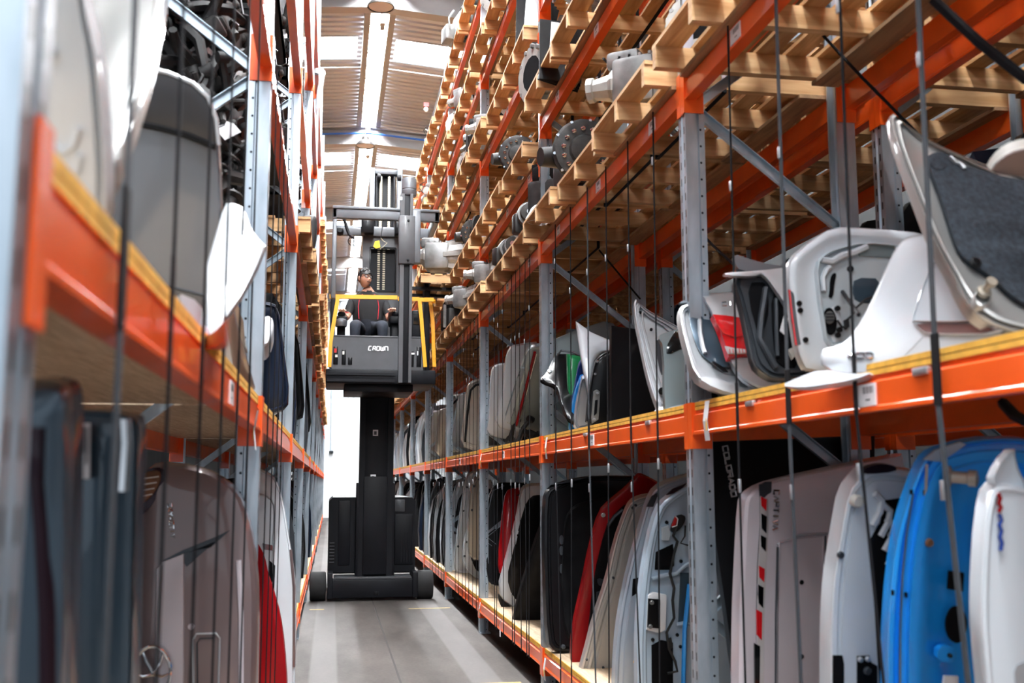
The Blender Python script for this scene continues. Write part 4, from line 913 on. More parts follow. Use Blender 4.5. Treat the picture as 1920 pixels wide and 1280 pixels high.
# ===== fourth bay
FB = [('car_door', 'white car door with dark trim beside the third right upright', 'p_white', [(867, 1050), (866, 1036), (871, 1010), (884, 954), (897, 905), (930, 900), (930, 1092), (895, 1087), (873, 1068)], [(880, 1040), (882, 1015), (892, 965), (903, 920), (925, 915), (925, 1080), (895, 1075)]),
 ('car_door', 'beige car door squeezed between white doors', 'p_beige', [(876, 1010), (880, 950), (884, 905), (893, 892), (915, 892), (915, 1050), (880, 1050)], None),
 ('car_door', 'narrow bright white car door, middle of the white group', 'p_white', [(850, 1062), (854, 1018), (864, 951), (871, 907), (879, 886), (905, 884), (905, 1075), (858, 1078)], None),
 ('car_door', 'white car door with dark bolt heads, leftmost of the white group', 'p_white', [(842, 1083), (838, 1040), (844, 961), (851, 917), (861, 895), (890, 890), (890, 1086), (850, 1086)], None),
 ('car_door', 'navy-black car door left of the white doors', 'p_navy', [(821, 1056), (817, 1046), (824, 1016), (837, 951), (847, 909), (880, 900), (880, 1064), (830, 1064)], None),
 ('car_door', 'charcoal car door with a rounded top left of the navy-black door', 'p_darkgrey', [(822, 1045), (818, 1010), (820, 950), (826, 915), (838, 902), (860, 900), (860, 1045)], None),
 ('car_door', 'slanting dark grey car door above the forklift wheel', 'p_darkgrey', [(790, 1008), (800, 965), (812, 915), (822, 898), (850, 898), (850, 1034), (818, 1030)], None),
 ('car_door', 'black car door with silver edging beyond the slanting grey door', 'p_black', [(786, 1020), (788, 960), (791, 915), (797, 903), (825, 903), (825, 1035), (795, 1033)], None)]
for nm, lb, m, o, tr in FB:
    b_ = max(o, key=lambda p: p[1]-p[0]*.4); t_ = min(o, key=lambda p: p[1]+p[0]*.6)
    pl = planeX((o[0][0], o[0][1]), (o[3][0], o[3][1]), 1.57, 1.64, 0)
    t = panel(nm, lb, 'car door', o, pl, m, ((1, -.03), (.97, 0), (.9, .006), (.86, -.004), (.5, 0)), .04)
    if tr: patch(tr, pl, .006, 'p_black', 'door_trim', t, .015, 1)
    else: line([(o[1][0]+6, o[1][1]), (o[2][0]+6, o[2][1]), (o[3][0]+6, o[3][1])], pl, .008, .008, m, 'edge_fold', t)
    for k in (1, 2, 3): disc(o[k][0]+5, o[k][1]+6, pl, .008, .014, 'p_darkgrey', 'bolt', t)
# ===== right rack, second level, bay beside the camera
DZ = 1.64+.16+.036
pl = planeX((1823, 590), (1667, 207), 1.58, 1.60, 0)
o = [(1667, 206), (1699, 234), (1750, 267), (1794, 287), (1853, 311), (1940, 335), (2040, 350), (2040, 660), (1920, 629), (1882, 620), (1853, 608), (1823, 587), (1801, 553), (1787, 520), (1750, 454), (1721, 377), (1695, 311), (1675, 252)]
HS = [(1800, 350), (1900, 470)]
t = ptng('car_bonnet', 'silver car bonnet underside with dark felt lining leaning at the right edge', 'car bonnet', o, pl)
shell(o, pl, 'p_silver_warm', 'bonnet_frame', ((1, -.02), (.985, .004), (.95, .010), (.925, .0), (.90, .0), (.875, .014), (.83, .018), (.79, .004), (.5, .0)), .03, 1, [(1775, 310), (1830, 430), (1930, 500)], t)
o2 = [(1737, 296), (1745, 288), (1761, 284), (1777, 288), (1787, 306), (1812, 311), (1853, 322), (2030, 365), (2030, 630), (1925, 574), (1897, 557), (1860, 520), (1831, 502), (1801, 480), (1787, 447), (1765, 374), (1746, 326)]
patch(o2, pl, .012, 'felt', 'felt_lining', t, .02, 1, ((1, 0), (.97, .012), (.8, .016), (.4, .012)))
patch(ell(1762, 303, 17, 15), pl, .030, 'felt', 'felt_pad', t, .01, 1)
line([(1782, 294), (1792, 304), (1800, 306), (1808, 316)], pl, .03, .006, 'clip', 'prop_clip', t); disc(1829, 492, pl, .03, .014, 'p_black', 'felt_button', t)
patch(ell(1842, 558, 17, 22, 14, .4), pl, .016, 'p_silver_warm', 'striker_pocket', t, .012, 1, ((1, .006), (.8, .012), (.6, -.004), (.2, -.006)))
c = at(1842, 550, pl=sh(pl, .02)); MB().lathe([(.018, 0), (.018, .012), (.009, .016), (.009, .035), (.014, .038), (.014, .05)], c, pl[1], 12).build('striker_pin', 'p_beige', t)
pl2 = planeX((1853, 325), (1868, 296), 1.62, 1.62, 0)
o = [(1853, 324), (1866, 300), (1890, 278), (1922, 268), (1990, 262), (2040, 300), (2040, 352), (1900, 330)]
t = ptng('boot_lid', 'cream edge of a boot lid lying on top of the felt-lined bonnet', 'boot lid', o, pl2); shell(o, pl2, 'p_cream', 'outer_skin', SOFT, .02, 1, None, t)
patch([(1857, 324), (1870, 303), (1893, 287), (1925, 279), (1990, 275), (2030, 345), (1900, 329)], pl2, .042, 'p_taupe', 'inner_skin', t, .004, 1)
# white boot lid on its side: inner frame faces the camera, outer skin faces the aisle
pl = planeY(1560, 690, 3.38, .05, .04)
o = [(1479, 541), (1478, 512), (1482, 484), (1521, 450), (1561, 425), (1620, 427), (1745, 437), (1790, 470), (1790, 690), (1640, 700), (1513, 698), (1500, 672), (1493, 648), (1486, 602)]
t = ptng('boot_lid', 'white boot lid on its side showing its inner frame and a chrome badge', 'boot lid', o, pl)
shell(o, pl, 'p_white', 'inner_frame', ((1, -.03), (.985, 0), (.95, .006), (.90, .010), (.86, .010), (.80, .002), (.6, -.004), (.3, -.004)), .03, 1, [(1590, 530), (1680, 600)], t)
rec = patch([(1537, 560), (1531, 492), (1550, 473), (1572, 464), (1623, 452), (1700, 460), (1700, 640), (1580, 646), (1552, 650), (1544, 597)], pl, .008, 'primer_inner', 'recessed_panel', t, .02, 1, ((1, .010), (.97, .012), (.93, -.012), (.5, -.016)))
patch([(1556, 548), (1557, 522), (1563, 511), (1569, 513), (1565, 530), (1562, 559), (1554, 557)], pl, .004, 'opening_shade', 'slot', rec, .006, 1)
patch([(1602, 520), (1655, 522), (1645, 570), (1604, 566), (1599, 545)], pl, .002, 'p_slate', 'cavity', rec, .006, 1)
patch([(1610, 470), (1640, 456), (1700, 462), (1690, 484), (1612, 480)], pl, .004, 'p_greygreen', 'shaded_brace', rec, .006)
line([(1540, 486), (1560, 490), (1580, 478), (1600, 474), (1625, 462)], pl, .010, .012, 'p_white', 'pressed_rib', rec)
line([(1545, 545), (1543, 520), (1550, 505), (1556, 500)], pl, .008, .010, 'p_white', 'pressed_rib', rec)
disc(1594, 504, pl, .0, .012, 'p_black', 'hole_plug', rec)
patch([(1553, 579), (1568, 573), (1576, 580), (1580, 640), (1556, 642)], pl, .002, 'p_white', 'latch_plate', rec, .008, 1)
sp_ = patch(ell(1557, 602, 12, 26, 16, -.1), pl, .010, 'opening_shade', 'lamp_opening', rec, .006, 1)
patch(ell(1556, 595, 9, 12, 14), pl, .016, 'alu', 'bulb_holder', sp_, .012, 1)
for k in range(3): line([(1549, 588+k*6), (1563, 588+k*6)], pl, .024, .003, 'p_darkgrey', 'holder_rib', sp_)
for px, py in ((1570, 578), (1571, 628), (1574, 618)): disc(px, py, pl, .012, .010, 'p_black', 'bolt', rec)
patch([(1584, 600), (1591, 596), (1593, 612), (1586, 618)], pl, .010, 'wire_black', 'connector', rec, .015)
line([(1590, 598), (1600, 588), (1606, 576), (1622, 562), (1645, 553)], pl, .014, .004, 'wire_black', 'wire', rec); line([(1570, 600), (1578, 612), (1588, 616)], pl, .014, .004, 'wire_black', 'wire', rec)
for px, py in ((1498, 569), (1500, 582), (1510, 637)): disc(px, py, pl, .010, .010, 'p_black', 'clip_hole', t)
patch([(1480, 542), (1487, 548), (1493, 575), (1503, 645), (1494, 648), (1486, 602)], pl, .008, 'p_grey', 'lamp_gasket', t, .012); line([(1480, 543), (1485, 590), (1493, 647)], pl, .012, .004, 'tail_red', 'lamp_edge', t)
wp = (Vector((1.52, 2.8, DZ+.0)), Vector((-1, -.30, .30)).normalized())
w = [(1538, 655), (1558, 650), (1580, 643), (1597, 628), (1620, 591), (1642, 546), (1665, 493), (1679, 465), (1693, 448), (1713, 441), (1745, 437), (1800, 470), (1900, 640), (1850, 652), (1760, 670), (1673, 690), (1600, 703), (1541, 693)]
sk = shell(w, wp, 'p_white', 'outer_skin', ((1, -.02), (.985, 0), (.95, .008), (.6, .016), (.3, .018)), .02, 1, [(1640, 650), (1720, 600), (1760, 560)], t)
patch([(1711, 602), (1712, 588), (1741, 500), (1760, 480), (1850, 600), (1890, 626), (1739, 628), (1722, 617)], wp, .018, 'p_white', 'plate_recess', sk, .004, 1, ((1, .006), (.96, .008), (.90, -.004), (.3, -.006)))
patch([(1713, 604), (1840, 603), (1870, 624), (1739, 628), (1722, 618)], wp, .024, 'p_taupe', 'handle_slot', sk, .004, 1)
line([(1713, 603), (1780, 604), (1845, 603)], wp, .03, .003, 'chrome', 'slot_edge', sk)
line([(1673, 690), (1702, 661), (1731, 631)], wp, .018, .0012, 'p_silver', 'crease', sk)
letters('XOD', (1590, 671), (1637, 671), 10, wp, .020, .0028, 'chrome', sk, .25, 'badge')
lip = patch([(1461, 723), (1500, 706), (1538, 692), (1600, 702), (1640, 697), (1600, 712), (1540, 722), (1502, 727)], wp, .03, 'p_white', 'spoiler_lip', t, .03, 1)
# dark grey boot lid
pl = planeX((1410, 682), (1380, 520), 1.50, 1.50, .1)
o = [(1372, 518), (1400, 512), (1440, 512), (1470, 540), (1500, 560), (1530, 600), (1530, 705), (1480, 709), (1450, 711), (1430, 701), (1411, 682), (1404, 640), (1388, 565)]
t = ptng('boot_lid', 'dark grey boot lid seen from inside between the silver and white lids', 'boot lid', o, pl)
shell(o, pl, 'p_darkgrey', 'inner_frame', ((1, -.03), (.985, 0), (.94, .006), (.90, -.004), (.84, -.006), (.80, .004), (.5, -.008)), .03, 1, [(1430, 560), (1480, 660)], t)
patch([(1402, 530), (1432, 522), (1442, 560), (1440, 600), (1422, 640), (1410, 600)], pl, -.002, 'opening_shade', 'inner_cavity', t, .01, 1)
patch([(1446, 545), (1470, 560), (1495, 620), (1500, 690), (1460, 690), (1450, 640)], pl, -.002, 'opening_shade', 'inner_cavity', t, .01, 1)
line([(1436, 540), (1428, 590), (1424, 635), (1438, 660), (1455, 690)], pl, .008, .012, 'p_darkgrey', 'pressed_rib', t); line([(1455, 560), (1456, 620), (1458, 668)], pl, .006, .008, 'p_darkgrey', 'pressed_rib', t)
shell([(1357, 511), (1427, 507), (1480, 500), (1500, 502), (1500, 600), (1480, 585), (1466, 560), (1452, 540), (1440, 522), (1428, 513), (1415, 518), (1360, 516)], sh(pl, .03), 'p_silver', 'outer_skin', FLAT, .015, 1, [(1430, 510), (1480, 530)], t)
patch([(1376, 475), (1402, 484), (1440, 495), (1480, 500), (1430, 508), (1388, 508), (1378, 495)], pl, .0, 'p_grey', 'hinge_arm', t, .02, 1)
patch([(1462, 620), (1470, 590), (1478, 596), (1474, 630)], pl, .03, 'white_paper', 'paper_tag', t, .002); patch([(1478, 655), (1488, 650), (1493, 665), (1486, 673)], pl, .03, 'p_cream', 'plastic_clip', t, .01)
# silver boot lid with tail lamp
pl = planeX((1302, 705), (1275, 610), 1.44, 1.44, .1)
o = [(1272, 580), (1281, 570), (1310, 556), (1330, 556), (1400, 580), (1460, 690), (1455, 742), (1440, 744), (1382, 740), (1327, 723), (1300, 705), (1287, 660), (1275, 612)]
t = ptng('boot_lid', 'silver boot lid with a red tail lamp in front of the nearest upright', 'boot lid', o, pl)
shell(o, pl, 'p_silver', 'inner_frame', ((1, -.03), (.985, 0), (.94, .010), (.91, .012), (.88, .0), (.84, .0), (.80, -.014), (.5, -.02)), .03, 1, [(1335, 620), (1400, 700)], t)
patch([(1292, 600), (1300, 590), (1332, 585), (1352, 640), (1374, 690), (1345, 685), (1318, 668), (1303, 640)], pl, -.004, 'p_slate', 'inner_cavity', t, .004, 1)
line([(1312, 600), (1313, 625), (1318, 650), (1322, 662)], pl, .002, .010, 'p_silver', 'pressed_rib', t)
patch([(1333, 679), (1338, 677), (1360, 690), (1366, 697), (1356, 696)], pl, .004, 'p_black', 'pull_strap', t, .006)
patch([(1267, 568), (1313, 553), (1326, 562), (1333, 580), (1310, 575), (1290, 570)], pl, .006, 'p_darkgrey', 'hinge_seal', t, .01, 1)
so = sh(pl, .05)
shell([(1313, 554), (1322, 550), (1383, 547), (1440, 548), (1460, 600), (1470, 735), (1440, 737), (1400, 720), (1378, 697), (1363, 665), (1345, 620), (1330, 580)], so, 'p_silver', 'outer_skin', ((1, -.04), (.97, 0), (.9, .012), (.4, .022)), .012, 1, None, t)
lt = patch([(1336, 589), (1362, 591), (1388, 595), (1397, 625), (1403, 655), (1404, 668), (1366, 669), (1359, 645), (1348, 615)], pl, .078, 'tail_red', 'tail_lamp', t, .03, 0, ((1, 0), (.95, .006), (.3, .012)))
patch([(1360, 648), (1376, 652), (1402, 655), (1403, 662), (1366, 662)], pl, .092, 'tail_clear', 'reversing_lens', lt, .006)
for k in range(6): line([(1368+k*6, 654), (1369+k*6, 661)], pl, .1, .002, 'brake_red', 'lens_rib', lt)
line([(1340, 600), (1356, 625), (1378, 632), (1396, 628)], pl, .094, .003, 'brake_red', 'lens_rib', lt)
letters('CI', (1354, 574), (1374, 572), 7, pl, .085, .003, 'chrome', t, .5, 'badge')
patch([(1307, 707), (1330, 706), (1360, 715), (1378, 718), (1384, 735), (1440, 738), (1400, 744), (1340, 728)], pl, .03, 'p_silver', 'bumper_lip', t, .02, 1)
# white trims lying on the shelf
for o, lb in (([(1249, 772), (1258, 764), (1285, 757), (1298, 757), (1298, 770)], 'white plastic trim lying on the shelf left of the nearest upright'), ([(1322, 752), (1340, 746), (1385, 745), (1378, 752), (1340, 756)], 'white plastic trim lying on the shelf under the silver boot lid')):
    pl = planeX(o[0], (o[0][0], o[0][1]-20), 1.52, 1.52, 0); panel('trim_strip', lb, 'trim', o, pl, 'p_white', SOFT, .2)
# ===== second level, second bay
pl = planeX((1234, 764), (1191, 600), 1.56, 1.60, 0)
o = [(1188, 556), (1203, 572), (1225, 587), (1272, 612), (1330, 640), (1330, 765), (1240, 767), (1234, 765), (1225, 742), (1213, 702), (1201, 647), (1191, 600)]
t = panel('car_bonnet', 'silver car bonnet underside with concentric ribs left of the nearest upright', 'car bonnet', o, pl, 'p_silver', ((1, -.02), (.98, .004), (.93, .008), (.90, 0), (.84, 0), (.80, .016), (.74, .016), (.70, .0), (.64, 0), (.60, .014), (.54, .014), (.50, -.004), (.2, -.004)), .03, 1, [(1225, 615), (1262, 720)], 'bonnet_frame')
patch([(1228, 640), (1242, 632), (1246, 690), (1242, 705), (1236, 690)], pl, .018, 'p_darkgrey', 'access_hole', t, .006, 1); disc(1240, 735, pl, .016, .016, 'p_black', 'rubber_stop', t, .02); disc(1200, 586, pl, .014, .008, 'p_black', 'hole_plug', t); disc(1221, 618, pl, .014, .008, 'p_black', 'hole_plug', t)
pl = planeX((1247, 768), (1245, 660), 1.53, 1.54, 0)
o = [(1233, 630), (1250, 622), (1275, 615), (1292, 622), (1330, 640), (1330, 770), (1252, 773), (1246, 765), (1245, 650)]
t = panel('tailgate', 'plain grey tailgate with a black rear window half hidden by the nearest upright', 'tailgate', o, pl, 'p_greygreen', FLAT, .03)
patch([(1249, 650), (1262, 625), (1272, 614), (1330, 618), (1330, 648), (1282, 652), (1250, 667)], pl, .010, 'glass_dark', 'rear_window', t, .012, 1)
pl = planeX((1160, 795), (1150, 620), 1.60, 1.62, .1)
o = [(1146, 610), (1190, 616), (1250, 640), (1260, 782), (1200, 792), (1146, 800)]
panel('tailgate', 'large black sheet standing for the dark interior behind the ribbed bonnet', 'tailgate', o, pl, 'p_black', FLAT, .03, 0)  # black sheet put in for the dark rack interior
pl = planeX((1036, 800), (1036, 640), 1.60, 1.62, .0)
o = [(1030, 640), (1070, 622), (1132, 602), (1150, 606), (1170, 640), (1170, 812), (1030, 828)]
panel('car_bonnet', 'grey-green car bonnet standing across the shelf behind the white wing', 'car bonnet', o, pl, 'p_greygreen', SOFT, .02, 0)
pl = planeX((1112, 792), (1117, 680), 1.56, 1.58, 0)
o = [(1112, 692), (1118, 673), (1128, 663), (1147, 655), (1190, 660), (1190, 800), (1098, 806), (1103, 745)]
t = panel('car_wing', 'black inner wing with a bare metal slotted plate', 'car wing', o, pl, 'p_black', ((1, -.02), (.97, 0), (.9, .008), (.86, 0), (.6, .01)), .03)
k = patch([(1113, 733), (1119, 730), (1125, 734), (1124, 760), (1122, 786), (1110, 794), (1109, 782)], pl, .016, 'alu', 'metal_plate', t, .008); patch([(1116, 750), (1121, 749), (1119, 775), (1114, 779)], pl, .026, 'opening_shade', 'slot', k); disc(1120, 737, pl, .024, .008, 'clip', 'bolt', k); disc(1114, 786, pl, .024, .008, 'clip', 'bolt', k)
for px, py in ((1120, 678), (1116, 701)): disc(px, py, pl, .014, .008, 'clip', 'bolt', t)
pl = planeX((1103, 742), (1081, 602), 1.55, 1.52, 0)
o = [(1080, 602), (1101, 617), (1107, 622), (1140, 636), (1147, 637), (1147, 656), (1128, 662), (1117, 673), (1110, 705), (1104, 742), (1100, 720), (1094, 695), (1087, 655)]
panel('car_wing', 'white car wing with a pointed tip standing above the green panel', 'car wing', o, pl, 'p_white', SOFT, .012, 0, [(1100, 650), (1102, 700)])
pl = planeX((1080, 806), (1095, 700), 1.57, 1.6, 0)
o = [(1094, 698), (1101, 720), (1110, 750), (1110, 800), (1095, 804), (1075, 810), (1078, 770), (1085, 730)]
panel('car_wing', 'curved pale silver inner wing between the blue and black pieces', 'car wing', o, pl, 'p_silver_blue', ((1, -.02), (.96, 0), (.8, .01), (.74, -.01), (.6, -.01), (.54, .01), (.3, .01)), .02)
pl = planeX((1070, 808), (1090, 700), 1.57, 1.6, 0)
panel('car_wing', 'bright blue car wing edge right of the green panel', 'car wing', [(1092, 697), (1098, 720), (1088, 800), (1068, 812), (1066, 800), (1070, 770), (1079, 730)], pl, 'p_blue', SOFT, .02)
pl = planeX((1070, 790), (1086, 680), 1.58, 1.6, 0)
panel('car_wing', 'royal blue car wing edge touching the green panel', 'car wing', [(1088, 670), (1096, 690), (1090, 780), (1068, 808), (1068, 775), (1078, 720)], pl, 'p_royal', SOFT, .02)
pl = planeX((1068, 790), (1066, 670), 1.58, 1.58, 0)
panel('car_wing', 'vivid green car wing', 'car wing', [(1063, 663), (1090, 668), (1096, 690), (1090, 790), (1066, 805), (1067, 760), (1064, 710)], pl, 'p_green', SOFT, .02, 0)
pl = planeX((1058, 770), (1020, 712), 1.52, 1.44, 0)
o = [(1011, 710), (1024, 700), (1034, 676), (1043, 664), (1066, 663), (1090, 665), (1090, 790), (1069, 792), (1056, 770), (1043, 728), (1035, 722), (1020, 717)]
t = panel('bumper_cover', 'glossy black bumper corner jutting past the second right upright', 'bumper', o, pl, 'p_black', SOFT, .02); disc(1031, 696, pl, .03, .018, 'clip', 'bracket', t); disc(1020, 709, pl, .02, .014, 'clip', 'bracket', t)
line([(1046, 664), (1052, 657), (1075, 660), (1088, 666)], pl, .02, .008, 'p_grey', 'edge_trim', t)
# ===== second level, third bay and beyond
L1 = [('car_bonnet', 'grey-green car bonnet with a red and chrome strip left of the second upright', 'p_greygreen', [(945, 790), (957, 752), (978, 687), (987, 657), (1001, 648), (1080, 640), (1080, 815), (1010, 809), (968, 801)], (0, 3), 1.54, 1.62),
 ('tailgate', 'tall white tailgate with rounded top left of the grey-green bonnet', 'p_white', [(928, 799), (935, 760), (943, 733), (947, 677), (954, 654), (966, 647), (1020, 640), (1020, 812), (962, 809)], (0, 3), 1.55, 1.6),
 ('tailgate', 'shorter white tailgate left of the tall white one', 'p_white', [(911, 814), (917, 780), (920, 700), (925, 688), (936, 683), (990, 680), (990, 830), (942, 823)], (0, 3), 1.55, 1.57),
 ('car_door', 'slate grey door skin behind the third right upright', 'p_grey', [(896, 836), (904, 790), (911, 750), (916, 740), (960, 740), (960, 836)], (0, 2), 1.56, 1.58),
 ('tailgate', 'cream tailgate inner side with dark seal at the third right upright', 'p_cream', [(863, 835), (868, 790), (874, 726), (884, 714), (898, 709), (950, 706), (950, 846), (890, 847)], (0, 2), 1.55, 1.6),
 ('tailgate', 'blue-silver tailgate edge left of the cream tailgate', 'p_silver_blue', [(846, 824), (851, 790), (860, 745), (867, 737), (905, 735), (905, 850), (851, 848)], (0, 2), 1.56, 1.6),
 ('tailgate', 'pale grey inner tailgate with a dark rim fourth upright side', 'p_offwhite', [(834, 847), (837, 780), (842, 746), (852, 740), (890, 737), (890, 848)], (0, 2), 1.56, 1.58),
 ('car_door', 'grey panel with a tooth-shaped edge near the fourth right upright', 'p_silver_warm', [(815, 861), (819, 800), (822, 770), (837, 764), (870, 764), (870, 862)], (0, 2), 1.56, 1.58),
 ('car_door', 'pale grey narrow panel beside the fourth right upright', 'p_silver', [(798, 862), (806, 810), (811, 773), (818, 771), (850, 771), (850, 864)], (0, 2), 1.56, 1.58),
 ('car_door', 'black panel beyond the fourth right upright', 'p_black', [(796, 862), (801, 810), (806, 780), (812, 776), (840, 776), (840, 866)], (0, 2), 1.56, 1.58),
 ('car_door', 'white slanting panel beyond the fourth right upright', 'p_white', [(775, 868), (782, 810), (788, 794), (800, 789), (830, 789), (830, 868)], (0, 2), 1.56, 1.6),
 ('car_door', 'small white panel beside the mast of the forklift', 'p_offwhite', [(761, 872), (767, 825), (773, 815), (785, 811), (812, 811), (812, 872)], (0, 2), 1.56, 1.6)]
for nm, lb, m, o, (i0, i1), xf, xt in L1:
    pl = planeX(o[i0], o[i1], xf, xt, 0)
    t = panel(nm, lb, nm.replace('_', ' '), o, pl, m, ((1, -.03), (.97, 0), (.9, .008), (.6, .014), (.3, .016)) if m != 'p_cream' and m != 'p_offwhite' else ((1, -.03), (.97, 0), (.9, .006), (.87, -.01), (.8, -.01), (.76, .01), (.4, 0)), .03)
    if 'red and chrome' in lb:
        line([(968, 797), (985, 730), (1003, 660)], pl, .022, .012, 'p_red', 'red_strip', t); line([(972, 797), (989, 730), (1006, 662)], pl, .022, .006, 'chrome', 'chrome_strip', t)
        patch([(946, 789), (958, 752), (978, 690), (984, 690), (972, 735), (956, 793)], pl, .018, 'p_silver_blue', 'side_fold', t, .01)
    if 'dark seal' in lb: line([(872, 828), (876, 780), (882, 732), (892, 722), (910, 718)], pl, .014, .014, 'p_black', 'rubber_seal', t)
    if 'dark rim' in lb: line([(842, 842), (843, 790), (848, 758), (858, 748)], pl, .014, .014, 'p_black', 'rubber_seal', t)
# ===== far bays of the right rack: panels standing on edge, seen as a row of aisle edges
def far_panel(sg, x, y, z, h, w, th, m, label, lean, group, kind):
    """a door-like panel: rounded top corner at the aisle, slightly bowed"""
    prof = [(0, 0), (-.02, h*.3), (.0, h*.62), (.05, h*.86), (.13, h*.97), (w*.5, h), (w, h*.97), (w, 0)]
    mb = MB(); vs = []
    n = len(prof)
    for q, (dy, s_) in enumerate(((0, 1), (-.012, .93), (th, 1), (th, .96))):
        if q == 1:
            vs += [(x+sg*(w*.5+(px-w*.5)*s_), y+dy+lean*(pz), z+.04+(pz-.04)*s_) for px, pz in prof]
        elif q in (0, 2): vs += [(x+sg*px, y+dy+lean*pz, z+pz) for px, pz in prof]
    fs = [(n+k, n+(k+1) % n, (k+1) % n, k) for k in range(n)]+[tuple(range(n, 2*n))[::-1]]+[(k, (k+1) % n, 2*n+(k+1) % n, 2*n+k) for k in range(n)]+[tuple(range(2*n, 3*n))]
    mb.add(vs, fs); 
    t = thing(kind, label, kind.replace('_', ' '), (x, y, z), group)
    mb.build('panel_skin', m, t)
    i1 = [(x+sg*(w*.5+(px-w*.5)*.78), y-.016+lean*pz, z+h*.12+pz*.76) for px, pz in prof]
    b = MB(); b.add(i1+[(a[0], a[1]+.012, a[2]) for a in i1], [tuple(range(n))[::-1]]+[(k, (k+1) % n, n+(k+1) % n, n+k) for k in range(n)]); b.build('inner_trim', 'p_black' if m not in ('p_black',) else 'black_plastic', t)
rf = random.Random(11)
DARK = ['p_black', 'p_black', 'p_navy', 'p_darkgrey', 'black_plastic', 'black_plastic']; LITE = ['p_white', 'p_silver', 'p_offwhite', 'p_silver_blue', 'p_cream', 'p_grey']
MN = {'p_black': 'black', 'p_navy': 'navy', 'p_darkgrey': 'charcoal', 'black_plastic': 'matt black', 'p_white': 'white', 'p_silver': 'silver', 'p_offwhite': 'off-white', 'p_silver_blue': 'blue-silver', 'p_cream': 'cream', 'p_grey': 'grey'}
def row(sg, y0, y1, z, hmin, hmax, mats, lab, group, step=.30, base=0.0):
    y = y0; cnt = {}
    while y < y1:
        if abs(((y-base) % S)-S*.5) < S*.5-.14:
            m = rf.choice(mats); h = rf.uniform(hmin, hmax); xo = rf.uniform(.02, .1); j = int((y-base)//S)
            cnt[j] = cnt.get(j, 0)+1
            far_panel(sg, (XR if sg > 0 else XL)+sg*xo, y, z, h, .58, rf.uniform(.03, .07), m, '%s car door, %s, %s, %s in it' % (MN[m], lab, bayname(j), ORD[min(14, cnt[j]-1)]), rf.uniform(-.04, .10), group, 'car_door')
        y += step*rf.uniform(.7, 1.3)
row(1, 14.2, 40, .347, 1.0, 1.22, DARK+['p_white', 'p_silver'], 'bottom level of the right rack', 'distant doors, bottom right', .34, YR0+.04)
row(1, 17.3, 40, DZ, .7, 1.05, LITE+['p_black', 'p_darkgrey'], 'second level of the right rack', 'distant doors, second level right', .34, YR0+.04)
row(-1, 7.7, 40, .347, 1.0, 1.22, DARK, 'bottom level of the left rack', 'distant doors, bottom left', .36, YL0+.04)
row(-1, 7.7, 36, DZ, .95, 1.12, DARK, 'second level of the left rack', 'distant doors, second level left', .30, YL0+.04)
# ===== left rack, second level, bay beside the camera
def LX(bot, top, xf, xt=None, a=0): return planeX(bot, top, xf, xt, a)
pl = LX((202, 425), (180, 82), -.305, -.31, -.1)
o = [(40, -60), (150, -60), (164, 20), (180, 82), (190, 150), (197, 230), (203, 328), (202, 425), (170, 402), (120, 360), (60, 300), (30, 200)]
t = panel('car_bonnet', 'white car bonnet out of focus beside the nearest left upright', 'car bonnet', o, pl, 'p_white', ((1, -.03), (.985, 0), (.93, .006), (.88, .006), (.84, -.006), (.78, -.006), (.72, .010), (.3, .012)), .03, 1, [(110, 0), (120, 300)])
line([(96, 270), (120, 285), (140, 270), (148, 240)], pl, .012, .006, 'p_white', 'pressed_rib', t); line([(90, 310), (120, 330), (145, 322), (150, 290)], pl, .012, .006, 'p_white', 'pressed_rib', t); disc(102, 100, pl, .012, .006, 'chrome', 'stud', t)
pl = LX((208, 335), (300, 20), -.32, -.36, -.2)
o = [(150, -80), (322, -80), (308, 0), (298, 60), (285, 115), (262, 197), (230, 285), (206, 345), (190, 330), (170, 200)]
t = panel('car_bonnet', 'cream car bonnet edge slanting behind the white bonnet', 'car bonnet', o, pl, 'p_putty', ((1, -.03), (.98, 0), (.90, .004), (.88, -.006), (.82, -.004), (.78, .008), (.3, .010)), .03, 1, [(220, -40), (205, 260)])
pl = LX((417, 564), (413, 295), -.33, -.34, -.05)
o = [(279, 130), (315, 138), (361, 157), (390, 184), (405, 223), (412, 295), (416, 420), (417, 564), (410, 611), (370, 602), (331, 586), (270, 560), (190, 520), (190, 300), (240, 180), (258, 140)]
t = panel('tailgate', 'mid-grey tailgate with a dark rear window and chrome rim on the left rack', 'tailgate', o, pl, 'p_grey', ((1, -.02), (.985, 0), (.95, .006), (.6, .012), (.3, .014)), .03, 1, [(320, 250), (320, 500)])
win = patch([(262, 135), (279, 132), (315, 140), (360, 159), (388, 186), (402, 224), (405, 272), (340, 250), (262, 232), (240, 225), (245, 170)], pl, .022, 'window_matt', 'rear_window', t, .008, 0)
line([(258, 132), (279, 129), (315, 137), (361, 156), (390, 183), (405, 222), (410, 272)], pl, .020, .007, 'p_silver', 'window_rim', t)
line([(240, 228), (300, 240), (345, 252), (405, 275)], pl, .024, .010, 'p_black', 'window_seal', t)
line([(300, 534), (360, 548), (412, 562)], pl, .016, .004, 'p_darkgrey', 'lower_crease', t)
pl = LX((423, 594), (453, 390), -.29, -.275, 0)
o = [(416, 398), (424, 380), (440, 381), (454, 388), (463, 402), (472, 430), (486, 448), (499, 462), (485, 498), (470, 528), (453, 557), (423, 600), (405, 640), (395, 690), (385, 690), (385, 500)]
panel('car_wing', 'white car wing with a pointed edge in front of the second left upright', 'car wing', o, pl, 'p_white', ((1, -.02), (.98, 0), (.9, .008), (.4, .014)), .012, 0, [(440, 430), (430, 540)])
pl = LX((430, 640), (372, 634), -.345, -.345, -.3)
o = [(372, 634), (400, 625), (420, 600), (427, 594), (426, 615), (415, 632), (395, 645), (378, 650)]
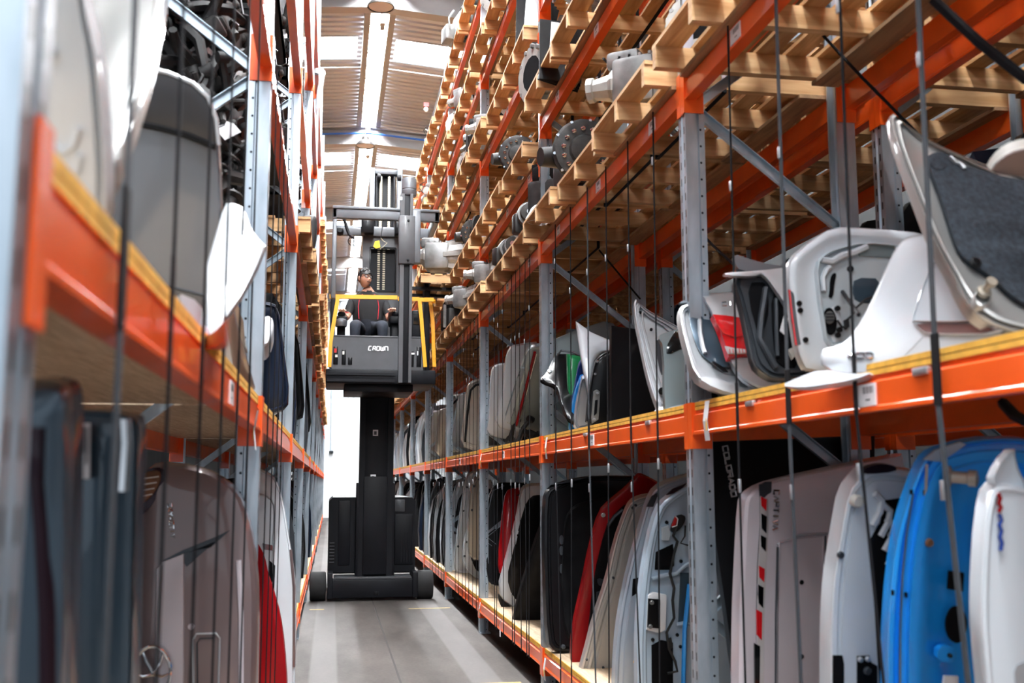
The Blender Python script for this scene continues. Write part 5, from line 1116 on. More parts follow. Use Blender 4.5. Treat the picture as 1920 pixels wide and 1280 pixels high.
panel('spoiler', 'glossy red spoiler under the grey tailgate', 'spoiler', o, pl, 'p_red', SOFT, .03)
pl = LX((400, 660), (360, 600), -.32, -.32, -.3)
panel('bumper_cover', 'white bumper corner under the grey tailgate', 'bumper', [(325, 588), (375, 606), (378, 640), (398, 660), (390, 690), (360, 660), (325, 630)], pl, 'p_white', SOFT, .05)
for i, (o, m, lb) in enumerate((([(404, 655), (424, 600), (436, 690), (424, 705), (400, 690)], 'p_silver', 'light grey door skin leaning behind the red spoiler'), ([(424, 592), (437, 578), (452, 640), (478, 730), (462, 728), (440, 700), (428, 640)], 'p_taupe', 'taupe door skin leaning against the second left upright'), ([(437, 580), (446, 572), (462, 650), (482, 732), (474, 732), (456, 680)], 'p_beige', 'beige door skin edge against the second left upright'))):
    pl = LX(o[-3], o[1], -.31-.01*i, -.33, 0); panel('door_skin', lb, 'door skin', o, pl, m, FLAT, .012, 0)
pl = planeY(450, 590, 4.9); panel('car_wing', 'blue car wing glimpsed behind the second left upright', 'car wing', [(436, 600), (442, 572), (462, 560), (480, 570), (480, 625), (450, 640)], pl, 'p_royal', SOFT, .02)
pl = LX((497, 650), (505, 592), -.29, -.29, 0); panel('mirror_cover', 'white rounded mirror cover just past the second left upright', 'mirror cover', [(488, 655), (490, 600), (500, 591), (511, 596), (514, 612), (510, 632), (501, 650)], pl, 'p_white', SOFT, .06)
for i, (o, m, lb) in enumerate((([(478, 566), (500, 565), (521, 572), (530, 640), (544, 752), (526, 774), (480, 778)], 'p_navy', 'navy vinyl-like door trim hanging past the second left upright'), ([(500, 590), (512, 585), (526, 690), (530, 765), (522, 768), (512, 690)], 'p_beige', 'narrow beige trim strip between navy door trims'), ([(520, 570), (530, 575), (545, 650), (553, 760), (540, 775), (530, 690)], 'p_navy', 'dark blue door trim behind the beige strip'), ([(541, 625), (558, 622), (566, 700), (572, 780), (552, 790), (545, 720)], 'p_black', 'black glossy door trim in the left rack'), ([(560, 650), (572, 660), (580, 740), (584, 808), (566, 812), (562, 740)], 'black_plastic', 'matt black door trim in the left rack'))):
    pl = planeY(o[0][0]+10, 760, (6.95, 7.1, 8.3, 10.35, 13.5)[i], -.1, .02); panel('door_trim', lb, 'door trim', o, pl, m, ((1, -.02), (.96, 0), (.85, .01), (.8, -.004), (.6, .01), (.3, .012)), .03)
# ===== left rack, bottom level
pl = LX((130, 1290), (137, 800), -.33, -.33, -.25)
o = [(20, 716), (60, 708), (105, 707), (132, 718), (138, 760), (138, 850), (136, 1000), (131, 1280), (124, 1480), (-40, 1480), (-40, 800)]
t = panel('tailgate', 'glossy slate-blue tailgate out of focus at the left edge', 'tailgate', o, pl, 'p_slate', ((1, -.16), (.97, -.06), (.9, -.015), (.8, 0), (.5, .01), (.3, .01)), .03, 1, [(50, 820), (50, 1400)])
line([(75, 800), (72, 900), (80, 1000), (88, 1150), (90, 1400)], pl, .006, .012, 'p_plum', 'body_crease', t)
pl = LX((248, 1290), (258, 830), -.33, -.33, -.2)
o = [(120, 772), (140, 765), (200, 766), (245, 776), (262, 784), (263, 840), (256, 1000), (251, 1280), (244, 1480), (60, 1480), (110, 900)]
t = panel('tailgate', 'dark slate tailgate with a white paper label on the left rack', 'tailgate', o, pl, 'p_slate', ((1, -.05), (.98, -.01), (.95, 0), (.93, -.012), (.9, -.012), (.86, .004), (.5, .012)), .03, 1, [(190, 860), (180, 1400)])
lbp = patch([(144, 794), (169, 793), (168, 898), (143, 897)], pl, .03, 'white_paper', 'paper_label', t, .002); 
for k in range(3): patch([(149+k*6, 800), (152+k*6, 800), (151+k*6, 830+k*20), (148+k*6, 830+k*20)], pl, .033, 'p_grey', 'label_print', lbp, .001)
line([(236, 785), (238, 830), (232, 920)], pl, .008, .010, 'chrome', 'rim_highlight', t)  # bright line paints the highlight on the dark rim
pl = planeY(483, 1062, 4.03, -.05, .0)
o = [(258, 915), (270, 885), (299, 863), (362, 870), (408, 886), (449, 917), (471, 981), (483, 1062), (486, 1153), (483, 1280), (476, 1480), (230, 1480), (245, 1200), (256, 972)]
MS = [(370, 960), (370, 1400)]
t = panel('tailgate', 'taupe tailgate with a chrome winged ring emblem and badge on the left rack', 'tailgate', o, pl, 'p_taupe', ((1, -.10), (.985, -.05), (.95, -.02), (.88, 0), (.7, .008), (.4, .012)), .03, 1, MS)
lt = patch([(255, 905), (264, 884), (295, 874), (312, 882), (308, 908), (290, 942), (258, 975)], pl, .008, 'p_plum', 'lamp_surround', t, .02, 1); patch([(258, 903), (270, 886), (292, 880), (302, 886), (300, 905), (284, 930), (260, 950)], pl, .018, 'rust', 'tail_lamp', lt, .006, 1, ((1, 0), (.9, .005), (.3, .008)))
for k in range(4): line([(262, 898+k*11), (298-k*4, 893+k*11)], pl, .028, .0025, 'tail_clear', 'lens_rib', lt)
letters('SKYACTIV', (314, 944), (320, 1008), 8, pl, .016, .0022, 'chrome', t, .25)
patch([(306, 1050), (345, 1030), (400, 1008), (432, 993), (405, 1014), (350, 1062), (340, 1050)], pl, .014, 'p_darkgrey', 'body_crease', t, .006)
patch([(292, 1066), (305, 1052), (346, 1036), (344, 1480), (286, 1480)], pl, .014, 'p_mauve', 'plate_recess', t, .006, 0, ((1, -.002), (.92, .004), (.3, .004)))
line([(303, 1062), (297, 1160), (293, 1300), (290, 1470)], pl, .020, .006, 'p_silver', 'recess_edge', t)
line([(363, 1280), (362, 1200), (368, 1188), (405, 1187), (412, 1196), (409, 1300)], pl, .016, .004, 'p_silver', 'pressed_outline', t); line([(370, 1300), (369, 1205), (375, 1197), (402, 1196)], pl, .016, .003, 'p_darkgrey', 'pressed_outline', t)
disc(359, 1174, pl, .016, .012, 'p_mauve', 'push_button', t)
line([(447, 1050), (452, 1150), (452, 1400)], pl, .010, .010, 'p_mauve', 'side_fold', t)
# winged ring emblem
E_ = MB(); rc = [at(x, y, pl=sh(pl, .04)) for x, y in ell(286, 1258, 34, 46, 28)]; E_.tube(rc, .007, 8, closed=True)
E_.tube([at(x, y, pl=sh(pl, .038)) for x, y in ((268, 1222), (274, 1240), (286, 1262), (300, 1246), (306, 1222))], [.004, .007, .009, .007, .004], 8)
E_.tube([at(x, y, pl=sh(pl, .038)) for x, y in ((254, 1262), (268, 1268), (286, 1264), (304, 1268), (318, 1262))], [.003, .006, .008, .006, .003], 8); E_.build('emblem', 'chrome', t)
pl = planeY(537, 1266, 6.2, -.1, 0)
o = [(470, 1000), (482, 1021), (492, 1042), (503, 1076), (516, 1115), (526, 1153), (534, 1210), (539, 1280), (540, 1420), (440, 1420)]
panel('car_wing', 'vivid red car wing bulging into the aisle on the left', 'car wing', o, pl, 'p_red', ((1, -.03), (.97, 0), (.6, .012)), .02)
pl = planeY(553, 1100, 7.12)
o = [(470, 872), (487, 877), (512, 890), (522, 910), (530, 936), (544, 1017), (552, 1070), (555, 1099), (556, 1180), (553, 1280), (552, 1400), (450, 1400), (450, 900)]
t = panel('car_door', 'white car door with exposed latch on the bottom level of the left rack', 'car door', o, pl, 'p_white', ((1, -.03), (.985, 0), (.93, .008), (.91, 0), (.88, .006), (.5, .01)), .05, 1, [(495, 940), (500, 1350)])
patch([(470, 922), (497, 926), (514, 938), (517, 968), (512, 1030), (514, 1110), (490, 1110), (470, 1050)], pl, .012, 'p_silver', 'inner_panel', t, .015, 1, ((1, 0), (.9, .012), (.8, .004), (.3, .006))); patch([(505, 1050), (516, 1060), (514, 1110), (504, 1090)], pl, .022, 'opening_shade', 'lock_recess', t); patch([(492, 1018), (512, 1022), (512, 1032), (494, 1030)], pl, .03, 'chrome', 'latch', t, .02)
line([(545, 1030), (551, 1100), (551, 1250)], pl, .004, .010, 'p_taupe', 'edge_seal', t)
# added stock in the back-to-back racks: dark doors that block light from beyond
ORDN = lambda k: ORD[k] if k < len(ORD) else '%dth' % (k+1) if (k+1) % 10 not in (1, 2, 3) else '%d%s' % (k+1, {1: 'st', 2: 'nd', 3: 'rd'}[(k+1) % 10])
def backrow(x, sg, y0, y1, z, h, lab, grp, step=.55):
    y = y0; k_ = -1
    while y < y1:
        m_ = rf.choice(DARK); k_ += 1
        far_panel(sg, x, y, z, h*rf.uniform(.85, 1), .62, .05, m_, 'added %s door, %s, %s from near end' % (MN[m_], lab, ORDN(k_)), rf.uniform(-.03, .06), grp, 'car_door'); y += step*rf.uniform(.8, 1.2)
backrow(XR+1.0, 1, 2.2, 14, .35, 1.2, 'bottom of rack behind right rack', 'added doors behind, bottom', .42)
backrow(XR+1.0, 1, 2.2, 14, DZ, 1.1, 'second level of rack behind right rack', 'added doors behind, second level', .42)
# ------------------------------------------------------------------ heaps of small chassis parts, left rack
def part_arm(r):
    m = MB(); m.tube([(-.16, 0, 0), (-.05, .02, .03), (.06, 0, .05), (.17, .03, .02)], [.022, .026, .022, .018], 7); m.lathe([(.018, -.03), (.036, -.03), (.036, .03), (.018, .03)], (-.17, 0, 0), (0, 1, 0), 10); m.lathe([(.014, -.02), (.028, -.02), (.028, .03), (.014, .035)], (.18, .03, .02), (0, 0, 1), 10); return m
def part_hub(r):
    m = MB(); m.lathe([(.02, -.06), (.05, -.055), (.055, -.01), (.085, 0), (.085, .015), (.04, .02), (.04, .05), (.015, .055)], (0, 0, 0), (0, -1, .2), 14)
    for a in range(5): m.lathe([(.006, 0), (.006, .03)], (.06*math.cos(a*1.257), -.01, .06*math.sin(a*1.257)), (0, -1, .2), 6)
    m.tube([(0, 0, .05), (.03, .02, .14), (.02, .05, .2)], [.03, .022, .016], 7); m.tube([(.03, 0, -.04), (.12, .02, -.06)], [.025, .015], 7); return m
def part_strut(r):
    m = MB(); m.tube([(0, 0, -.26), (0, 0, 0)], .028, 9); m.tube([(0, 0, 0), (0, 0, .22)], .011, 7); m.lathe([(.05, 0), (.055, .01), (.03, .02)], (0, 0, -.05), n=12)
    m.tube([(.045*math.cos(a*.7), .045*math.sin(a*.7), -.05+a*.006) for a in range(40)], .007, 5); return m
def part_caliper(r):
    m = MB(); m.cbox(-.07, .07, -.04, .04, -.05, .05, .018); m.cbox(-.09, .09, -.06, -.03, -.03, .03, .01); m.lathe([(.03, 0), (.034, .02), (.02, .03)], (0, .04, 0), (0, 1, 0), 12); m.tube([(.06, 0, .05), (.09, .02, .1), (.07, .03, .16)], .008, 6); return m
def part_shaft(r):
    m = MB(); m.tube([(-.3, 0, 0), (.25, 0, 0)], .014, 8); m.lathe([(.02, 0), (.045, .02), (.05, .05), (.035, .09), (.04, .1), (.028, .13), (.018, .15)], (.22, 0, 0), (1, 0, 0), 12); m.lathe([(.02, 0), (.04, .02), (.045, .06), (.02, .1)], (-.34, 0, 0), (1, 0, 0), 12); return m
KINDS = [('suspension_arm', part_arm, 'iron_dark', 'suspension arm'), ('wheel_hub', part_hub, 'iron_mid', 'wheel hub'), ('shock_strut', part_strut, 'iron_dark', 'shock strut'), ('brake_caliper', part_caliper, 'iron_mid', 'brake caliper'), ('drive_shaft', part_shaft, 'iron_dark', 'drive shaft'), ('suspension_arm', part_arm, 'black_plastic', 'suspension arm'), ('wheel_hub', part_hub, 'iron_dark', 'wheel hub')]
KM = [(n, f(0).mesh(n, material=m), c) for n, f, m, c in KINDS if n != 'drive_shaft']
tgm = MB(); tgm.add([(-.035, 0, 0), (.035, 0, 0), (.04, -.02, -.06), (-.03, -.02, -.06), (.035, -.015, -.115), (-.035, -.012, -.115)], [(0, 1, 2, 3), (3, 2, 4, 5)])
tgm.add([(-.035, .0015, 0), (.035, .0015, 0), (.04, -.0185, -.06), (-.03, -.0185, -.06), (.035, -.0135, -.115), (-.035, -.0105, -.115)], [(3, 2, 1, 0), (5, 4, 2, 3)])
tgme = tgm.mesh('paper_tag', material='white_paper')
tgp = MB(); 
for k in range(4): tgp.box(-.025, .02-.006*k, -.0155-.0005*k, -.013, -.03-.018*k, -.024-.018*k)
tpm = tgp.mesh('tag_print', material='print')
rk = random.Random(21)
def heap(box, n, lab, grp, tagp=.35, scale=(.9, 1.5), kinds=None):
    """lab names the place; each piece is told apart by its kind and its rank in height within that place"""
    x0, x1, y0, y1, z0, z1 = box; L = []
    for i in range(n): L.append((rk.choice(kinds or KM), (rk.uniform(x0, x1), rk.uniform(y0, y1), rk.uniform(z0, z1))))
    L.sort(key=lambda e: -e[1][2]); cnt = {}
    for (nm, me, c), p in L:
        k = cnt[c] = cnt.get(c, -1)+1; tg = rk.random() < tagp
        t = thing(nm, '%s%s %s, %s from the top' % ('tagged ' if tg else '', c, lab, ORDN(k)), c, p, grp); t.rotation_euler = (rk.uniform(-1, 1), rk.uniform(-1.4, 1.4), rk.uniform(0, 6.28)); s_ = rk.uniform(*scale)
        o_ = inst('casting', me, t); o_.scale = (s_,)*3
        if tg:
            g = inst('paper_tag', tgme, t, (rk.uniform(-.05, .05), -.06, .0)); g.rotation_euler = (-t.rotation_euler.x+rk.uniform(-.3, .3), rk.uniform(-.5, .5), -t.rotation_euler.z+rk.uniform(-.6, .6)); g.scale = (1.15,)*3; inst('tag_print', tpm, g)
def parts_bin(x0, x1, y0, y1, z0, z1, lab):
    t = thing('parts_bin', lab, 'bin', ((x0+x1)/2, (y0+y1)/2, z0)); m = MB()
    m.box(x0, x1, y0, y1, z0, z0+.03); m.box(x0, x0+.02, y0, y1, z0, z1); m.box(x1-.02, x1, y0, y1, z0, z1); m.box(x0, x1, y0, y0+.02, z0, z1); m.box(x0, x1, y1-.02, y1, z0, z1); m.build('bin_body', 'black_plastic', t)
    r = MB(); r.box(x0-.015, x1+.015, y0-.015, y0+.02, z1-.04, z1); r.box(x1-.02, x1+.015, y0, y1, z1-.04, z1); r.build('bin_rim', 'black_plastic', t)
parts_bin(-1.0, -.56, 4.56, 7.30, 2.50, 4.15, 'black parts bin added as dark backing behind the heap of tagged chassis parts on the left')  # added bin, a dark backing behind the heaped parts
heap((-1.0, -.50, 4.40, 4.58, 2.55, 4.1), 80, 'in the heap behind second left frame', 'heaped chassis parts behind the second left frame', .36, (.8, 1.2))
SMALL = [k for k in KM if k[0] in ('wheel_hub', 'brake_caliper')]
heap((-.62, -.52, 4.6, 7.2, 2.6, 4.1), 36, 'along the left rack, second bay', 'chassis parts spilling along the left rack', .3, (.7, 1.0), SMALL)
for j, yb in ((1, YL0+S), (2, YL0+2*S), (3, YL0+3*S)):
    for q, z0 in enumerate((4.45, 5.70, 6.83) if j == 1 else (3.42, 4.45, 5.70)):
        lv_ = ('lower', 'middle', 'upper')[q]
        heap((-.60, -.50, yb+.2, yb+3.0, z0+.06, z0+.5), 8, 'by %s bin of left rack, %s' % (lv_, bayname(j)), 'chassis parts on the upper left rack', .2, (.7, 1.0), SMALL)
        parts_bin(-1.0, -.54, yb+.15, yb+3.05, z0, z0+.55, '%s of three black parts bins on the left rack, %s' % (lv_, bayname(j)))
# a few odd pieces that stick out of the left rack
pl = planeY(575, 420, 8.6); panel('seat_back', 'black upholstered seat back sticking out of the left rack', 'car seat', [(557, 412), (566, 405), (585, 402), (594, 406), (594, 436), (588, 470), (582, 455), (570, 440), (560, 432)], pl, 'seat_black', SOFT, .12)
pl = planeY(600, 130, 12.2); panel('bumper_cover', 'white bent bumper cover sticking out high on the left rack', 'bumper', [(590, 128), (604, 126), (610, 134), (606, 158), (600, 185), (594, 220), (591, 205), (594, 170), (600, 145), (596, 138), (590, 137)], pl, 'p_white', SOFT, .05, 0)
for px, py, Y, lb in ((600, 620, 24, 'black mirror housing poking into the aisle near the forklift cab'), (603, 655, 26, 'black mirror housing poking into the aisle level with the cab floor'), (600, 575, 22, 'black mirror housing poking into the aisle level with the driver')):
    c = at(px, py, Y=Y); c.z = 4.571+.08; t = thing('door_mirror', lb, 'car mirror', tuple(c)); MB().ball(c, (.12, .09, .08)).build('housing', 'black_plastic', t); MB().bar(c, (-.62, c.y, c.z-.05), .05, .04).build('arm', 'black_plastic', t)

heap((1.60, 1.95, 7.9, 10.3, DZ+.05, DZ+.12), 12, 'on the second right shelf, third bay', 'loose parts under the leaning panels', .2, (.7, 1.0))
# ------------------------------------------------------------------ engines, gearboxes and hubs on the pallets
def gb_parts(kind, seed):
    """(part name, material, MB) list for one unit about 0.45 m long, resting on z = 0, bell mouth towards -x/-y"""
    r = random.Random(seed); L = []
    if kind == 'gearbox':
        c0 = (0, 0, .17); ax_ = (1, .1, 0)
        m = MB(); m.lathe([(.11, -.15), (.145, -.15), (.172, -.15), (.172, -.125), (.15, -.12), (.118, -.02), (.10, .0)], c0, ax_, 11, False); L.append(('bell_housing', 'alu_pale', m))
        m = MB(); m.lathe([(.0, -.152), (.105, -.152), (.105, -.146)], c0, ax_, 14); L.append(('bell_mouth', 'opening_shade', m))
        m = MB(); m.cbox(-.02, .17, -.095, .10, .06, .27, .025); m.cbox(.02, .15, -.13, -.08, .05, .17, .02); m.cbox(.05, .20, -.05, .08, .23, .31, .02); L.append(('gear_case', 'alu', m))
        m = MB(); m.lathe([(.075, .16), (.08, .18), (.06, .2), (.045, .27), (.055, .275), (.055, .30), (.02, .302)], c0, ax_, 10, False); L.append(('tail_housing', 'alu_pale', m))
        f = MB()
        for a in range(11):
            an = a*.571; f.lathe([(.013, -.01), (.016, 0), (.016, .03), (.008, .034)], (-.155, .16*math.cos(an)-.015, .17+.16*math.sin(an)), (1, .1, 0), 6)
        L.append(('bolt_boss', 'alu', f))
        q = MB()
        for a in range(8): an = a*.785; q.bar((-.12, .148*math.cos(an), .17+.148*math.sin(an)), (.02, .10*math.cos(an), .17+.10*math.sin(an)), .008, .035)
        for k in range(4): q.bar((.0+k*.045, -.10, .08), (.0+k*.045, -.10, .26), .012, .014); q.bar((.0+k*.045, -.08, .275), (.0+k*.045, .08, .275), .012, .012)
        L.append(('stiffening_rib', 'alu_pale', q))
        q = MB(); q.lathe([(.034, 0), (.05, .005), (.05, .035), (.03, .04)], (.085, -.125, .11), (0, -1, 0), 12); L.append(('side_cover', 'alu_pale', q))
        q = MB(); q.lathe([(.0, 0), (.026, .0), (.026, .008)], (.085, -.16, .11), (0, -1, 0), 12); L.append(('output_bore', 'opening_shade', q))
        q = MB(); q.tube([(-.05, -.12, .3), (.0, -.16, .33), (.1, -.15, .30), (.2, -.1, .24), (.28, -.06, .18)], .007, 6); q.tube([(.1, -.14, .2), (.16, -.17, .26), (.22, -.12, .3), (.24, 0, .32)], .006, 6); L.append(('wiring', 'wire_black', q))
    elif kind == 'engine':
        m = MB(); m.cbox(-.22, .22, -.16, .16, 0, .30, .03); L.append(('engine_block', 'iron_dark', m))
        m = MB(); m.cbox(-.20, .20, -.14, .14, .29, .40, .03)
        for k in range(4): m.cbox(-.17+k*.09, -.11+k*.09, -.15, .15, .38, .42, .01)
        L.append(('top_cover', 'black_plastic', m))
        m = MB(); m.lathe([(.02, 0), (.09, .0), (.09, .012), (.08, .016), (.08, .03), (.09, .034), (.09, .045), (.03, .05)], (-.05, -.17, .12), (0, -1, 0), 18); m.lathe([(.02, 0), (.05, 0), (.05, .04), (.02, .045)], (.11, -.17, .24), (0, -1, 0), 14); L.append(('pulley', 'alu', m))
        m = MB(); m.tube([(-.15, -.18, .3), (-.05, -.21, .36), (.08, -.2, .34), (.18, -.17, .2)], .016, 7); m.tube([(.2, -.1, .05), (.28, -.08, .2), (.2, -.05, .36)], .02, 7); L.append(('hose', 'wire_black', m))
        m = MB(); m.bar((-.2, -.18, .40), (.22, -.19, .10), .03, .03); m.bar((-.26, -.1, .02), (-.26, -.1, .34), .04, .02); L.append(('bracket', 'alu', m))
    elif kind == 'differential':
        m = MB(); m.lathe([(.05, -.05), (.15, -.04), (.165, -.03), (.165, -.01), (.15, 0), (.12, .06), (.06, .12), (.045, .3), (.04, .32)], (0, 0, .17), (.35, 1, .1), 20); L.append(('axle_casing', 'iron_mid', m))
        m = MB(); m.lathe([(.13, -.056), (.150, -.052), (.150, -.045), (.13, -.042)], (0, 0, .17), (.35, 1, .1), 20); m.lathe([(.03, -.085), (.07, -.075), (.085, -.05), (.03, -.04)], (0, 0, .17), (.35, 1, .1), 14); L.append(('gear_carrier', 'iron_mid', m))
        ax = Vector((.35, 1, .1)).normalized(); u = ax.orthogonal().normalized(); w = ax.cross(u); m = MB()
        for a in range(14): m.ball(Vector((0, 0, .17))+ax*-.058+(u*math.cos(a*.449)+w*math.sin(a*.449))*.108, .014, 6, 5)
        for a in range(10): m.lathe([(.008, -.05), (.008, -.036)], Vector((0, 0, .17))+(u*math.cos(a*.628)+w*math.sin(a*.628))*.155, ax, 6)
        L.append(('ring_gear_teeth', 'chrome', m))
        m = MB(); m.tube([(-.2, .1, .15), (0, .1, .17), (.25, .12, .16)], [.05, .07, .045], 10); L.append(('axle_tube', 'iron_dark', m))
    elif kind == 'motor':
        m = MB(); m.lathe([(.03, -.10), (.07, -.10), (.075, -.08), (.075, .08), (.06, .10), (.03, .11)], (0, 0, .10), (.3, 1, 0), 18); L.append(('motor_body', 'alu', m))
        m = MB(); m.lathe([(.02, -.15), (.052, -.145), (.058, -.13), (.05, -.125), (.058, -.115), (.052, -.105), (.02, -.1)], (0, 0, .10), (.3, 1, 0), 16); L.append(('pulley', 'iron_mid', m))
        m = MB(); m.lathe([(0, -.154), (.018, -.154), (.018, -.148)], (0, 0, .10), (.3, 1, 0), 10); L.append(('shaft_end', 'chrome', m))
        m = MB(); m.cbox(-.10, .02, -.03, .05, .0, .12, .015); m.cbox(.04, .10, -.05, .05, .04, .2, .015); L.append(('mounting_lug', 'iron_dark', m))
    else:   # cover: blue-grey plastic shield
        m = MB(); m.prism([(-.2, 0), (.2, 0), (.2, .16), (.05, .33), (-.05, .36), (-.14, .3)], -.12, .1, 1); L.append(('shield', 'p_greygreen', m))
        m = MB(); m.lathe([(0, 0), (.03, 0), (.03, .01)], (.12, -.121, .16), (0, -1, 0), 12); L.append(('port', 'opening_shade', m))
        m = MB(); m.cbox(-.28, -.18, -.1, .08, .0, .16, .02); m.tube([(-.24, -.1, .1), (-.26, -.12, .2), (-.2, -.1, .3)], .01, 6); L.append(('fitting', 'alu', m))
    return L
UNITS = {k: [(n, mb.mesh(n, material=m)) for n, m, mb in gb_parts(k, 3)] for k in ('gearbox', 'engine', 'differential', 'motor', 'shield')}
CATN = {'gearbox': ('gearbox', 'gearbox'), 'engine': ('engine_unit', 'engine'), 'differential': ('differential', 'differential'), 'motor': ('alternator', 'alternator'), 'shield': ('engine_shield', 'engine cover')}
def unit(kind, loc, rz, s, label, group=None):
    nm, cat = CATN[kind]; t = thing(nm, label, cat, tuple(loc), group); t.rotation_euler.z = rz; t.scale = (s,)*3
    for n, me in UNITS[kind]:
        k = inst(n, me, t)
        if n in ('ring_gear_teeth', 'bolt_boss', 'stiffening_rib'): k['kind'] = 'stuff'
    return t
zt2, zt3a = 3.11+.291, 4.066+.291
ZT = {i: z+.291 for i, z in enumerate(Z_FAR)}
def uat(kind, px, z, X, rz, s, label, dz=0):
    """stand a unit on a pallet top of height z, at depth X in the rack, under pixel column px"""
    c = at(px, 640, X=X); return unit(kind, (X, c.y, z+dz), rz, s, label)
uat('gearbox', 1240, zt2, 1.66, 2.5, 1.25, 'large pale aluminium gearbox on a pallet beside the nearest right upright')
uat('differential', 1098, zt2, 1.56, 0.2, 1.25, 'open differential with a ring of bright gear teeth on the third level')
uat('engine', 1120, zt2, 1.80, .4, 1.15, 'black engine behind the differential on the third level')
uat('engine', 1060, zt2, 1.72, .9, 1.2, 'black engine with brackets beside the second right upright')
uat('differential', 972, ZT[3], 1.50, .1, 1.0, 'dark round axle unit on the fourth level left of the second upright')
uat('motor', 995, zt2, 1.48, .1, 1.35, 'round pulley unit under a white bag beside the second right upright')
uat('motor', 970, zt2, 1.55, -.1, 1.2, 'small round pulley unit on the third level, third bay')
uat('motor', 952, zt2, 1.50, .3, 1.3, 'alternator with a dark pulley on the third level, third bay')
uat('gearbox', 920, zt2, 1.52, 2.7, .9, 'small aluminium transfer case near the third right upright')
uat('gearbox', 880, zt2, 1.50, 2.4, 1.0, 'white and silver pump unit right of the forklift cab')
uat('engine', 860, zt2, 1.55, .3, .9, 'dark unit on the third level right of the forklift cab')
uat('differential', 893, ZT[3], 1.55, .1, 1.1, 'dark hub unit beside the third right upright')
uat('gearbox', 925, ZT[4], 1.60, 2.6, 1.0, 'silver shaft unit on the fifth level, third bay')
uat('gearbox', 890, ZT[4], 1.60, .4, 1.0, 'pale casting on the fifth level beside the third right upright')
uat('gearbox', 958, ZT[5], 1.62, .5, 1.35, 'grey gearbox on the sixth level, third bay')
uat('gearbox', 1042, zt3a, 1.62, .2, 1.3, 'pale gearbox behind the second right upright on the fourth level')
uat('shield', 878, ZT[6], 1.60, .2, 1.25, 'blue-grey engine shield on the top level against the skylight')
uat('gearbox', 876, ZT[5], 1.55, 2.2, 1.0, 'blotchy grey casting below the blue-grey shield')
uat('gearbox', 1330, zt2, 1.62, .9, .8, 'small aluminium gearbox at the top beside the nearest right upright')
rg = random.Random(8)
for j in range(1, 7):
    for i in range(2, 7):
        for q in range(3):
            if rg.random() < .42:
                x, y, z = PAL[(j, i, q)]; k = rg.choice(['gearbox', 'engine', 'motor', 'gearbox', 'differential'])
                unit(k, (x+rg.uniform(.2, .55), y+rg.uniform(.3, .7), z), rg.uniform(0, 6.28), rg.uniform(.9, 1.25), '%s on the %s level pallet of the right rack, %s, %s' % (CATN[k][1], LEV[i], bayname(j), POS3[q]), 'units stored on the right rack pallets')
# pallet held by the truck at the right of the cab, loaded with a gearbox
pp = at(785, 541, Y=13.1); pallet(pp.x, 12.75, pp.z, 'pine pallet on the forklift forks beside the cab')
unit('gearbox', (pp.x+.36, 13.05, pp.z+PZ), 2.9, 1.65, 'large pale gearbox on the pallet beside the forklift cab')
fk = MB(); fk.box(pp.x-.12, pp.x+.9, 12.95, 13.05, pp.z-.035, pp.z-.002); fk.build('fork', 'truck_black', tk); fk = MB(); fk.box(pp.x-.12, pp.x+.9, 13.45, 13.55, pp.z-.035, pp.z-.002); fk.build('fork', 'truck_black', tk)
# white bag hanging at the second upright, black box and papers above it
c = at(1012, 402, X=1.46); t = thing('plastic_bag', 'white plastic bag tied over a unit beside the second right upright', 'bag', (c.x, c.y, c.z-.06))
b = MB(); vs = []
for i, (rr_, zz) in enumerate(((.02, .07), (.05, .055), (.08, .02), (.095, -.03), (.085, -.06))):
    vs += [(c.x+rr_*math.cos(k*.628)*(1+.15*math.sin(k*2.1+i)), c.y+rr_*math.sin(k*.628), c.z+zz+.01*math.sin(k*3+i)) for k in range(10)]
b.add(vs, [(i*10+k, i*10+(k+1) % 10, (i+1)*10+(k+1) % 10, (i+1)*10+k) for i in range(4) for k in range(10)], True); b.build('bag_film', 'white_paper', t); MB().tube([(c.x+.06, c.y-.09, c.z-.05), (c.x+.02, c.y-.06, c.z+.06)], .004, 5).build('tie', 'clip', t)
for px, py, X, lb in ((1000, 42, 1.56, 'sheaf of dark papers leaning beside the second right upright'), (1050, 95, 1.50, 'black plastic tray standing on the fourth level pallet')):
    c = at(px, py, X=X); t = thing('parts_tray', lb, 'tray', tuple(c)); m = MB()
    for k in range(4): m.bar((c.x, c.y+k*.03, c.z-.22), (c.x+.02+.03*k, c.y+k*.035+.06, c.z+.24), .30, .008, (0, 1, .2))
    m.build('sheet', 'black_plastic', t); MB().bar((c.x-.01, c.y-.01, c.z-.05), (c.x+.01, c.y, c.z+.2), .14, .003, (0, 1, .2)).build('paper', 'white_paper', t)
# ------------------------------------------------------------------ black strapping bands under the pallets
def band(j, i, q, fx, label):
    x, y, z = PAL[(j, i, q)]; zb = z-PZ; xx = x+fx
    t = thing('strapping_band', label, 'strap', (xx, y+.5, zb), 'black strapping round the pallets')
    m = MB(); m.box(xx, xx+.022, y-.008, y+1.008, zb-.003, zb-.0005); m.box(xx, xx+.022, y-.008, y-.004, zb-.003, zb+PZ+.3); m.box(xx, xx+.022, y+1.004, y+1.008, zb-.003, zb+PZ+.3); m.build('band', 'strap_black', t)
    MB().box(xx-.003, xx+.025, y-.012, y-.008, zb+.05, zb+.09).build('buckle', 'clip', t)
for j in range(-1, 3):
    for i in ((2, 3) if j < 1 else (2, 3, 4)):
        for q in range(3):
            if (j, i, q) in PAL and rg.random() < .75: band(j, i, q, rg.uniform(.25, .6), 'black strapping band round the %s level pallet, %s, %s' % (LEV[i], bayname(j), POS3[q]))
